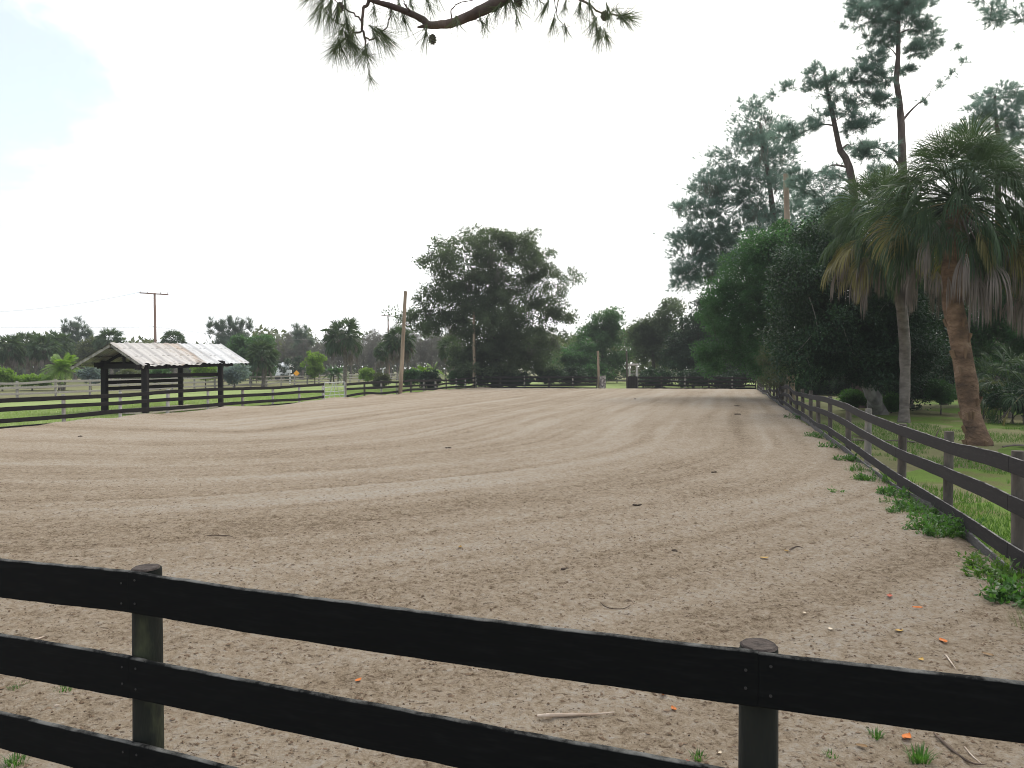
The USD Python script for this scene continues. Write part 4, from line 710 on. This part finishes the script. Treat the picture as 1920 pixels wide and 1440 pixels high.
for i, (px, Y, rx, rz, py, lab) in enumerate([(915, 70.5, 34, 20, 706, 'dark hedge bush under the left side of the shade tree'), (965, 70.5, 34, 16, 710, 'dark hedge bush under the right side of the shade tree'), (1030, 73, 26, 12, 704, 'grey green shrub behind the far fence left of the opening'), (1075, 76, 24, 14, 704, 'dark shrub behind the far fence near the opening'),
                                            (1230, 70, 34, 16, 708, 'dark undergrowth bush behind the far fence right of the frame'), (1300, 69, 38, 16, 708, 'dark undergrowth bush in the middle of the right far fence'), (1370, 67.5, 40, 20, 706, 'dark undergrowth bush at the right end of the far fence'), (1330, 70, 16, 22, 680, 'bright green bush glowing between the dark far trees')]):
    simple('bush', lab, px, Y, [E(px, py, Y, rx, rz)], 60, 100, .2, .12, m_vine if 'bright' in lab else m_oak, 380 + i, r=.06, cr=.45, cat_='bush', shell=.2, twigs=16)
# far off woods that read as one mass
rgw = np.random.default_rng(90)
def woods(px0, px1, Y0, Y1, ztop, n, mat, seed, L=1.0):
    rg = np.random.default_rng(seed); px = rg.uniform(px0, px1, n); Y = rg.uniform(Y0, Y1, n); x = (px - 960) / FPX * Y; prof = ztop * (.55 + .75 * meshkit.noise(np.stack([x * .22, Y * .05, x * 0], -1), seed))
    z = prof * rg.uniform(0.02, 1, n) ** .75; return leaf_cloud(np.stack([x, Y, z], 1), L, L * .6, rg)
tag(obj('distant_woods', cat(woods(-500, 560, 130, 155, 7.2, 26000, None, 1), woods(1040, 2500, 105, 125, 8.0, 16000, None, 4), woods(480, 1100, 165, 185, 9.0, 16000, None, 2)), m_olive), 'far belt of dull green and brown woods along the horizon', 'woods', kind='stuff')

# ------------------------------------------------------------------ small far things
cb = gx(533, 108); yawc = .12; cv = thing('camper', 'white box camper parked behind the pale fence left of the orange sign', 'camper', cb)
obj('body', beam(cb + [-1.0, 0, 1.55], cb + [1.05, 0, 1.55], 2.3, 1.9), m_white, cv)
for dx, dz, ww, hh in ((-.35, 2.1, .35, .2), (.35, 1.75, .22, .55), (.78, 1.8, .14, .25)): obj('window', box(cb + [dx, -1.17, dz], (ww, .04, hh)), m_glassdark, cv)
obj('door', box(cb + [.35, -1.165, 1.45], (.62, .03, 1.5)), m_white, cv)
obj('roof_unit', box(cb + [.1, 0, 2.58], (.7, .6, .16)), m_white, cv)
obj('bumper', box(cb + [0, -1.2, .62], (2.0, .12, .16)), m_steel, cv)
for dx in (-.7, .75): obj('wheel', tube(np.array([cb + [dx, -1.0, .36], cb + [dx, -.78, .36]]), .36, 18), m_rubber, cv, smooth=40)
sb = gx(556, 96); sg = thing('warning_sign', 'orange diamond sign on a post right of the white camper', 'sign', sb)
obj('post', beam(sb, sb + [0, 0, 1.5], .05, .05), m_greypost, sg); c = at(556, 700, 95.9)
dia = trimesh.creation.cylinder(radius=.40, height=.02, sections=4); dia.apply_transform(trimesh.transformations.rotation_matrix(PI / 2, [1, 0, 0])); dia.apply_translation(c); obj('plate', dia, m_orange, sg)
mb = gx(543.5, 86); mt_ = thing('white_post', 'short white post with a pale blue box behind the pale fence', 'post', mb)
obj('shaft', beam(mb, mb + [0, 0, 1.25], .11, .11), m_white, mt_); obj('box', box(mb + [-.08, 0, 1.45], (.5, .3, .36)), m_white, mt_)
hb = gx(720, 97); ho = thing('garden_post', 'thin white post with a bent arm near the end of the pale fence', 'post', hb)
obj('shaft', tube(bend([hb, hb + [-.1, 0, 1.0], hb + [-.15, 0, 1.6], hb + [.15, 0, 1.85], hb + [.5, 0, 1.7]], 12), np.linspace(.06, .05, 12), 8), m_white, ho, smooth=50)
rb = gx(76, 68); rs = thing('rusty_shed', 'low rusty red shed among the trunks at far left', 'shed', rb)
obj('wall', beam(rb + [-.45, 0, .68], rb + [.45, 0, .68], 1.0, .75), m_rust, rs); obj('doorway', box(rb + [.62, 0, .55], (.4, .8, .6)), m_rubber, rs); obj('roof', beam(rb + [-.55, -.05, 1.1], rb + [.8, -.05, 1.06], 1.2, .07), m_rust, rs)

# ------------------------------------------------------------------ pine bough hanging over the camera
rg = np.random.default_rng(500); DB = 5.6
pb = thing('pine_bough', 'overhanging pine bough with long needle tufts and cones at top centre', 'pine branch', at(1420, -330, DB))
main = bend([at(1620, -520, DB), at(1380, -300, DB), at(1130, -120, DB), at(1010, -45, DB), at(937, 2, DB), at(890, 26, DB), at(839, 45, DB), at(806, 47, DB), at(792, 36, DB), at(744, 15, DB), at(690, -3, DB), at(655, -25, DB + .1), at(600, -45, DB + .2)], 60)
obj('limb', tube(main, np.interp(np.linspace(0, 1, 60), [0, .3, .55, .62, .75, 1], [.07, .045, .030, .028, .021, .012]), 9, True, .07, rg), m_pinebark, pb, smooth=60)
obj('limb', tube(np.array([at(806, 47, DB), at(795, 49, DB - .02), at(783, 51, DB)]), [.026, .014, .006], 7, True, .05, rg), m_pinebark, pb)
def twig(pts, r=.008, j=0.0):
    P = bend([at(x, y, DB + dz) for x, y, dz in pts], 14); P[1:-1] += rg.normal(0, .006, (12, 3)); obj('twig', tube(P, np.linspace(r, r * .45, 14), 5), m_pinebark, pb, smooth=60)
twig([(693, 0, 0), (680, 20, 0), (678, 50, .02), (684, 75, .05), (688, 98, .05)], .014); twig([(684, 70, .05), (700, 72, 0), (715, 60, -.05), (730, 40, -.05), (735, 15, 0)], .007)
twig([(688, 98, .05), (690, 120, .05), (694, 146, .05)], .004); twig([(678, 58, .02), (655, 66, 0), (635, 82, -.05), (626, 98, -.05)], .008); twig([(680, 40, 0), (660, 25, .1), (640, 10, .15), (615, -10, .2)], .008)
twig([(640, -30, .1), (620, 0, .1), (612, 20, .1), (640, 45, .1), (660, 60, .1)], .007); twig([(770, 25, 0), (762, 10, -.1), (750, -10, -.1)], .007); twig([(795, 46, 0), (798, 62, 0), (802, 70, 0)], .005); twig([(846, 35, 0), (850, 12, .05), (870, 4, .1), (900, -4, .1)], .006); twig([(890, 30, 0), (897, 38, .05), (905, 46, .05)], .005)
twig([(960, -12, 0), (965, 20, .1), (968, 46, .1)], .006); twig([(1010, -45, 0), (1040, -30, .1), (1080, -2, .15), (1105, 11, .15), (1138, 26, .15), (1182, 33, .15)], .014)
twig([(1050, -15, .1), (1043, 20, .1), (1036, 44, .1)], .006); twig([(1040, -30, .1), (1045, 30, .15), (1061, 54, .15)], .005); twig([(1108, 13, .15), (1115, 40, .15), (1122, 66, .15)], .008); twig([(1122, 66, .15), (1138, 72, .1)], .005); twig([(1090, 5, .15), (1084, 25, .2)], .005); twig([(960, -20, 0), (985, -18, .1), (1005, -5, .1), (1022, 12, .1)], .006)
def tufts(lst, m=105, L=.24):
    for x, y, dx, dy, s in lst:
        ax = unit(np.array([dx, rg.normal(0, .35), -dy])); p = at(x, y, DB + rg.normal(0, .12)); vf = tuft_cloud(p[None], ax[None], int(m * s), L * (.75 + .3 * s), .0027, .45, rg)
        v = vf[0].reshape(-1, 3, 3); v[:, 2, 2] -= .035; obj('needle_tuft', (v.reshape(-1, 3), vf[1]), m_pinenear, pb)
tufts([(580, -6, -.5, .5, 1), (602, 4, -.5, .8, 1.1), (618, 18, -.3, 1, 1.2), (600, 28, -.3, 1, .8), (632, 30, -.2, 1, 1.2), (648, 12, .1, 1, 1), (652, 48, .2, 1, 1.1), (640, 62, -.3, 1, 1), (660, 70, -.2, 1, 1.3), (655, 78, .4, .8, 1.1), (632, 84, -.8, .4, 1), (627, 98, -.2, .9, .9), (640, 92, .3, 1, .8), (668, 92, .5, .8, 1), (684, 98, -.2, .7, .9), (690, 104, .5, .5, .7),
       (694, 148, .2, 1, .45), (712, 62, .9, .5, 1.4), (722, 68, .8, .7, 1.2), (706, 72, .5, 1, .9), (702, 22, .1, 1, .8), (735, 24, .2, 1, .8), (758, 38, .1, 1, .9), (750, 12, .2, 1, .8), (772, 10, .3, .9, .7), (797, 68, -.2, 1, 1), (804, 10, .3, .9, .8), (818, -8, .5, .8, .7), (858, 44, .2, 1, .5), (905, 44, .4, 1, .6), (912, 42, -.3, .9, .5), (930, 22, -.4, .8, .8), (948, 12, -.2, 1, .8),
       (962, 10, .3, 1, .8), (968, 44, 0, .4, .3), (972, -6, .5, 1, .9), (1022, 14, -.4, .8, .8), (1058, 14, -.2, 1, .8), (1036, 48, -.2, 1, .8), (1061, 56, .1, 1, .9), (1086, 22, -.1, 1, .8), (1106, 14, 0, 1, .9), (1112, 44, -.5, .9, .9), (1122, 68, -.2, 1, 1.1), (1138, 70, .3, 1, .9), (1140, 26, .3, 1, .8), (1165, 30, .5, .8, 1), (1180, 33, 1, .1, 1.2), (1172, 26, .8, -.5, .9), (1150, 18, .5, -.7, .6), (1120, 56, .4, 1, .7), (1010, -10, 0, 1, .9), (985, -18, .1, 1, .9)])
for x, y in ((811, 74), (638, 14), (1134, 30), (972, 4)):
    c = at(x, y, DB + .05); parts = [blob(c, (.026, .026, .036), rg, 1, .1)]
    for k in range(40):
        t = (k + .5) / 40; a = k * 2.4; z = 1 - 2 * t; r = math.sqrt(1 - z * z); dv = np.array([r * math.cos(a), r * math.sin(a), z]); parts.append(blob(c + dv * [.027, .027, .036], (.008, .008, .005), rg, 0, .1))
    obj('pine_cone', cat(*parts), m_bark, pb)

# ------------------------------------------------------------------ weeds, grass, litter
for i, (px, py, az, lab) in enumerate([(1716, 833, 2.6, 'dead palm frond lying on the lawn behind the second rail of the right fence'), (1880, 842, .4, 'dead palm frond lying beside the foot of the big palm trunk'), (1765, 826, 4.0, 'curled dead frond on the lawn left of the big palm trunk')]):
    rf = np.random.default_rng(590 + i); b = ground(px, py); vf = fan(b + [0, 0, .05], az, .12, .7, .75, 20, 1.0, rf, .12, .15); vf[0][:, 2] = np.maximum(vf[0][:, 2], .015 + .03 * rf.random(len(vf[0])))
    tag(obj('fallen_frond', vf, m_dead, base=b), lab, 'palm frond')
def weed(label, px, py, r, h, n, seed, mat=m_weed, z0=None, name='weed', L=None, W=None, group=None):
    rg = np.random.default_rng(seed); b = ground(px, py, .02); b[0] = b[0] if 'out on the sand' in label else max(b[0], float(XR(b[1])) - .30); g = thing(name, label, 'weed', (b[0], b[1], 0), group); st, lf = [], []
    for k in range(n):
        a, q = rg.uniform(0, 2 * PI), math.sqrt(rg.random()) * r; o = b + np.array([math.cos(a) * q * 1.3, math.sin(a) * q, -.02]); hh = h * (1 - .55 * (q / r) ** 2) * rg.uniform(.6, 1.15); e = o + np.array([math.cos(a) * .25 * hh, math.sin(a) * .25 * hh, hh]) + rg.normal(0, .03, 3)
        P = bend([o, (o + e) / 2 + [0, 0, .06 * hh], e], 5); st.append(tube(P, [.004, .0035, .003, .0025, .002], 4, False)); m = 13; t = rg.uniform(.25, 1, m)
        lf.append(np.stack([np.interp(t, np.linspace(0, 1, 5), P[:, i]) for i in range(3)], 1) + rg.normal(0, .018, (m, 3)))
    if seed % 2:
        m = n * 4; a = rg.uniform(0, 2 * PI, m); q = np.sqrt(rg.random(m)) * r * 1.25; o = b + np.stack([np.cos(a) * q * 1.2, np.sin(a) * q, np.full(m, -.03)], 1); w_ = np.stack([-np.sin(a), np.cos(a), a * 0], 1) * .004
        obj('grass_blades', (np.stack([o - w_, o + w_, o + np.stack([np.cos(a) * .07, np.sin(a) * .07, rg.uniform(.08, .2, m)], 1)], 1).reshape(-1, 3), np.arange(3 * m).reshape(-1, 3)), m_grassblade, g)
    obj('stem', cat(*st), mat, g); p = np.vstack(lf); L = L or rg.uniform(.04, .075); W = W or L * rg.uniform(.35, .6); v, f = leaf_cloud(p, L, W, rg, -.1); v[:, 2] = np.maximum(v[:, 2], .012); obj('foliage', (v, f), mat, g); return g
for i, (px, py, r, h, n, lab) in enumerate([(1714, 1000, .33, .32, 70, 'large bright green weed clump at the lower rail of the right fence'), (1668, 962, .28, .26, 50, 'green weed clump left of the largest one along the right fence'), (1638, 930, .25, .22, 36, 'mid sized green weed clump along the right fence foot'), (1606, 902, .25, .24, 34, 'green weed clump farther along the right fence foot'), (1580, 925, .16, .08, 14, 'small flat weed out on the sand near the right fence'),
                                      (1580, 885, .22, .22, 26, 'thin weed clump beside the grey grade board'), (1790, 990, .22, .28, 40, 'weed clump behind the grade board by the second fence post'), (1858, 1090, .22, .26, 44, 'yellowish weed clump beside the nearest right fence post'), (1900, 1130, .26, .28, 70, 'dense dark green weed clump at the right edge of the photo'), (1508, 820, .3, .3, 24, 'small weeds by the far right fence rails'), (1478, 785, .3, .32, 26, 'weed tuft at the far end of the right fence'), (1945, 1180, .25, .2, 50, 'green weed clump lowest along the right fence'), (1812, 1055, .14, .12, 14, 'small yellow weed near the buried end of the grade board')
                                      , (1656, 946, .2, .18, 24, 'low weed filling the gap left of the second largest clump by the right fence'), (1692, 978, .2, .2, 28, 'low weed tucked against the largest clump on its far side'), (1752, 1003, .18, .16, 22, 'low weed at the near side of the largest clump beside the grade board'), (1834, 1072, .16, .18, 24, 'ragged weed touching the yellowish clump near the fence corner post'), (1550, 864, .2, .2, 22, 'low weed beneath the pale post of the right fence'), (1528, 840, .2, .2, 20, 'small weed row farther beneath the right fence rails')]):
    weed(lab, px, py, r * .8, h * .62, int(n * .75), 600 + i, m_weed if 'yellow' not in lab else m_grassblade)
def grass_tuft(label, px, py, r, h, n, seed, group=None):
    rg = np.random.default_rng(seed); b = on_sand(px, py); a = rg.uniform(0, 2 * PI, n); q = np.sqrt(rg.random(n)) * r; o = b + np.stack([np.cos(a) * q, np.sin(a) * q, np.full(n, -.008)], 1)
    ln = np.stack([np.cos(a), np.sin(a)], 1) * rg.uniform(.1, .9, (n, 1)); hh = h * rg.uniform(.4, 1.1, n); w = np.stack([-np.sin(a), np.cos(a), a * 0], 1) * .0028
    m = o + np.concatenate([ln * hh[:, None] * .35, (hh * .6)[:, None]], 1); t = o + np.concatenate([ln * hh[:, None], (hh * .95)[:, None]], 1)
    V = np.stack([o - w, o + w, m + w * .8, m - w * .8, t], 1).reshape(-1, 3); i5 = np.arange(n)[:, None] * 5; F = np.vstack([i5 + [0, 1, 2], i5 + [0, 2, 3], i5 + [3, 2, 4]])
    tag(obj('grass_tuft', (V, F), m_weed, base=b), label, 'grass tuft', group)
for i, (px, py, r, h, n, lab) in enumerate([(1643, 1392, .03, .045, 60, 'small grass tuft on the sand left of the orange leaf'), (1724, 1428, .045, .075, 110, 'larger green grass tuft below the orange leaf'), (37, 1288, .06, .03, 90, 'flat grass patch under the second board at far left'), (120, 1294, .05, .03, 70, 'flat grass patch left of the left foreground post'), (27, 1436, .05, .05, 80, 'grass tuft at the bottom left corner'), (1310, 1425, .03, .04, 40, 'sparse grass tuft left of the right foreground post'), (1560, 1420, .03, .03, 30, 'sparse dry grass tuft right of the right foreground post')]):
    grass_tuft(lab, px, py, r, h, n, 640 + i)
# lawn grass blades near the fence
rg = np.random.default_rng(650); n = 90000; yy = 3 + 22 * rg.random(n) ** 1.3; xx = XR(yy) + .05 + rg.random(n) * (3 + .55 * yy); keep = meshkit.fbm(np.stack([xx * .55, yy * .55, xx * 0], -1), 3, 21) > .44; xx, yy = xx[keep], yy[keep]; n = len(xx)
o = np.stack([xx, yy, np.full(n, -.03)], 1); dv = np.stack([rg.normal(0, .35, n), rg.normal(0, .35, n), np.ones(n)], 1); hh = rg.uniform(.05, .12, n)[:, None]; wv = unit(np.stack([rg.normal(size=n), rg.normal(size=n), np.zeros(n)], 1)) * .006
tag(obj('lawn_blades', (np.stack([o - wv, o + wv, o + dv * hh], 1).reshape(-1, 3), np.arange(3 * n).reshape(-1, 3)), m_grassblade), 'short uneven grass blades of the lawn behind the right fence', 'grass', kind='stuff')
n = 60000; yy = 18 + 46 * rg.random(n); xx = XL(yy) - .1 - rg.random(n) * 9; o = np.stack([xx, yy, np.full(n, -.03)], 1); dv = np.stack([rg.normal(0, .4, n), rg.normal(0, .4, n), np.ones(n)], 1); hh = rg.uniform(.06, .14, n)[:, None]; wv = unit(np.stack([rg.normal(size=n), rg.normal(size=n), np.zeros(n)], 1)) * .014
m_padblade = leafmat('paddock_blade', [(.13, .175, .06), (.18, .24, .075), (.24, .28, .11)], .3)
tag(obj('paddock_blades', (np.stack([o - wv, o + wv, o + dv * hh], 1).reshape(-1, 3), np.arange(3 * n).reshape(-1, 3)), m_padblade), 'bright green grass blades of the paddock behind the left fence', 'grass', kind='stuff')
# fallen leaves
def lm(n, c): return speckle(n, [(.3, tuple(x * .75 for x in c)), (.7, c)], 30, 3, .6, .2, 60)
LM = {'orange': lm('leaf_orange', (.50, .14, .02)), 'yellow': lm('leaf_yellow', (.42, .26, .06)), 'red': lm('leaf_red', (.35, .08, .04)), 'pale': lm('leaf_pale', (.55, .46, .34)), 'brown': lm('leaf_brown', (.20, .12, .05))}
def fallen(label, px, py, L, col, seed):
    rg = np.random.default_rng(seed); b = on_sand(px, py) + [0, 0, .007]; a = rg.uniform(0, PI); n = 9; t = np.linspace(0, 1, n); w = L * .27 * np.sin(PI * t ** .85) ** .8; ca, sa = math.cos(a), math.sin(a); cup = rg.uniform(.15, .5)
    P = []
    for s in (-1, -.5, 0, .5, 1): P.append(np.stack([(t - .5) * L, s * w, cup * np.abs(s) * w + .18 * L * (2 * t - 1) ** 2 * rg.uniform(.2, 1)], 1))
    V = np.stack(P, 1).reshape(-1, 3); V = V @ np.array([[ca, sa, 0], [-sa, ca, 0], [0, 0, 1]]) + b; q = (np.arange(n - 1)[:, None] * 5 + np.arange(4)[None]).ravel(); F = np.vstack([np.stack([q, q + 1, q + 6], 1), np.stack([q, q + 6, q + 5], 1)])
    tag(obj('fallen_leaf', (V, F), LM[col], smooth=True, base=b), label, 'leaf')
for i, (px, py, L, c, lab) in enumerate([(1700, 1392, .075, 'orange', 'large bright orange fallen leaf nearest the camera below the right board'), (1720, 1146, .07, 'orange', 'orange fallen leaf farthest right on the open sand'), (1686, 1190, .07, 'yellow', 'yellow fallen leaf above the right foreground board'), (1768, 1207, .085, 'orange', 'orange red curled leaf right of the yellow one'), (1668, 1123, .08, 'red', 'thin dark red fallen leaf on the sand at right'), (1557, 1185, .055, 'pale', 'pale fallen leaf right of the right post top'),
    (1433, 1050, .085, 'yellow', 'yellow leaf on the pale streak of sand right of centre'), (1474, 1037, .06, 'yellow', 'small yellow leaf beside the pale streak of sand'), (1508, 1150, .05, 'pale', 'small whitish leaf above the right post top'), (1852, 1233, .07, 'brown', 'brown curled leaf just above the right board'), (1727, 1246, .055, 'yellow', 'dull yellow leaf touching the upper edge of the right board'), (863, 1032, .07, 'yellow', 'single yellow leaf in the middle of the sand'),
    (672, 1282, .055, 'orange', 'orange leaf between the upper two foreground boards'), (1245, 1308, .06, 'orange', 'orange leaf just under the top foreground board'), (1263, 1338, .05, 'orange', 'pale orange leaf left of the right foreground post'), (1350, 1418, .03, 'pale', 'tiny pale leaf left of the right foreground post'), (1615, 1410, .055, 'brown', 'dull brown leaf near the small grass tuft'), (1290, 1432, .035, 'red', 'tiny red brown leaf at the bottom edge')]):
    fallen(lab, px, py, L, c, 700 + i)
m_stick = speckle('dry_stick', [(.3, (.30, .23, .17)), (.7, (.50, .43, .36))], 12, 3, .85, .3, 60); m_twigd = speckle('dark_twig', [(.3, (.06, .045, .035)), (.7, (.12, .09, .07))], 12, 3, .9, .3, 60)
def stick(label, pts, r, mat, flat=1.0, cat_='stick'):
    P = np.array([on_sand(*q) for q in pts]); P[:, 2] += r * .7 + .004; n = 14; Q = bend(P, n); R = r * np.interp(np.linspace(0, 1, n), [0, .1, .6, 1], [.6, 1, .8, .25])
    v, f = tube(Q, R, 7, True, .08, np.random.default_rng(int(pts[0][0]))); tag(obj('stick', (v, f), mat, smooth=50, base=P[0]), label, cat_)
stick('long pale dry palm stalk lying between the foreground boards', [(1008, 1347), (1050, 1350), (1100, 1350), (1152, 1345)], .011, m_stick)
stick('thin pale stick slanting above the right foreground board', [(1773, 1236), (1782, 1246), (1793, 1258)], .005, m_stick)
stick('brown curved stick at the bottom right corner', [(1752, 1385), (1785, 1412), (1820, 1434), (1850, 1440)], .007, m_twigd)
stick('thin pale stick below the right foreground board', [(1808, 1408), (1825, 1422), (1842, 1438)], .004, m_stick)
stick('short white stick between the upper boards at left', [(64, 1203), (74, 1199), (84, 1195)], .007, m_stick)
stick('tiny pale chip under the second board at left', [(102, 1332), (113, 1331)], .006, m_stick)
stick('dark bent twig on the pale sand right of centre', [(1126, 1134), (1140, 1142), (1165, 1147), (1180, 1140), (1186, 1132)], .004, m_twigd)
stick('thin curved twig on the sand above the left post', [(388, 1007), (405, 1004), (425, 1004), (438, 1008)], .006, m_twigd)
stick('dark twig on the sand right of the opening line', [(1480, 1035), (1495, 1030), (1506, 1033)], .008, m_twigd)
# dark dung clods
m_dung = speckle('dark_clod', [(.3, (.03, .022, .016)), (.7, (.075, .055, .04))], 20, 3, .95, .8, 40)
for i, (px, py, s, lab) in enumerate([(1262, 1035, .07, 'dark clod on the sand beside the pale streak'), (1196, 949, .09, 'flat dark clod in the middle right of the sand'), (1057, 1070, .06, 'small dark clod above the top foreground board'), (1340, 887, .08, 'dark clod on the middle sand left of the right fence'), (150, 819, .10, 'lone dark clod near the left fence'), (842, 840, .09, 'lone dark speck of dung in the middle of the sand'), (1383, 777, .14, 'dark clod on the far sand by the right fence'), (1382, 762, .13, 'farther dark clod on the sand by the right fence'), (1190, 749, .14, 'dark clod on the far sand before the opening')]):
    s *= .6; rg = np.random.default_rng(740 + i); c = on_sand(px, py); parts = [blob(c + [rg.normal(0, s * .5), rg.normal(0, s * .4), s * .15], np.array([s, s * .9, s * .5]) * rg.uniform(.35, .7), rg, 1, .35) for _ in range(5)]
    tag(obj('dung_clod', cat(*parts), m_dung, smooth=True, base=c), lab, 'clod')
# crumbs of loam and bits of bark over the near sand
def scatter(name, label, n, mat, s0, s1, seed, ymax):
    rg = np.random.default_rng(seed); yy = 1.3 + (ymax - 1.3) * rg.random(n) ** 2.0; xx = (rg.random(n) * 2 - 1) * yy * .74; ok = (xx < XR(yy) - .5) & (xx > XL(yy) + .5); xx, yy = xx[ok], yy[ok]; n = len(xx)
    ov = np.array([[1, 0, 0], [-1, 0, 0], [0, 1, 0], [0, -1, 0], [0, 0, 1], [0, 0, -1]], float); of = np.array([[0, 2, 4], [2, 1, 4], [1, 3, 4], [3, 0, 4], [2, 0, 5], [1, 2, 5], [3, 1, 5], [0, 3, 5]])
    s = rg.uniform(s0, s1, n) * rg.uniform(.5, 1, n); sc = np.stack([s * rg.uniform(.6, 1.6, n), s * rg.uniform(.6, 1.4, n), s * rg.uniform(.4, .8, n)], 1); th = rg.uniform(0, 2 * PI, n)
    v = ov[None] * sc[:, None] * rg.uniform(.7, 1.3, (n, len(ov), 1)); x = v[..., 0] * np.cos(th)[:, None] - v[..., 1] * np.sin(th)[:, None]; y = v[..., 0] * np.sin(th)[:, None] + v[..., 1] * np.cos(th)[:, None]
    z = sand_z(np.stack([yy, xx], 1)); V = np.stack([x + xx[:, None], y + yy[:, None], v[..., 2] + z[:, None] + s[:, None] * .25], -1).reshape(-1, 3); F = (of[None] + (np.arange(n) * len(ov))[:, None, None]).reshape(-1, 3)
    tag(obj(name, (V, F), mat), label, 'debris', kind='stuff')
m_crumb = speckle('loam_crumb', [(.3, (.11, .075, .048)), (.7, (.22, .16, .11))], 5, 3, .95, .5, 60)
scatter('sand_crumbs', 'brown crumbs of loam scattered over the sand', 13000, m_crumb, .004, .016, 801, 12)
scatter('bark_bits', 'dark bits of bark scattered over the sand', 5000, m_dung, .0025, .007, 802, 10)
scatter('shell_bits', 'tiny pale chips scattered over the sand', 400, m_stick, .003, .007, 803, 9)

# ------------------------------------------------------------------ the moist air
HAZE = 0.00035
hz = trimesh.creation.box(extents=(420, 330, 36)); hz.apply_translation((0, 115, 16.0))
hm = usdkit.material(stage, '/World/Looks/haze', {'v': ('principled_volume', {'color': (.93, .96, 1.0), 'density': HAZE, 'anisotropy': .2})}, [], volume='v.volume')
tag(obj('haze', hz, hm), 'thin pale haze between the trees', None, kind='stuff')
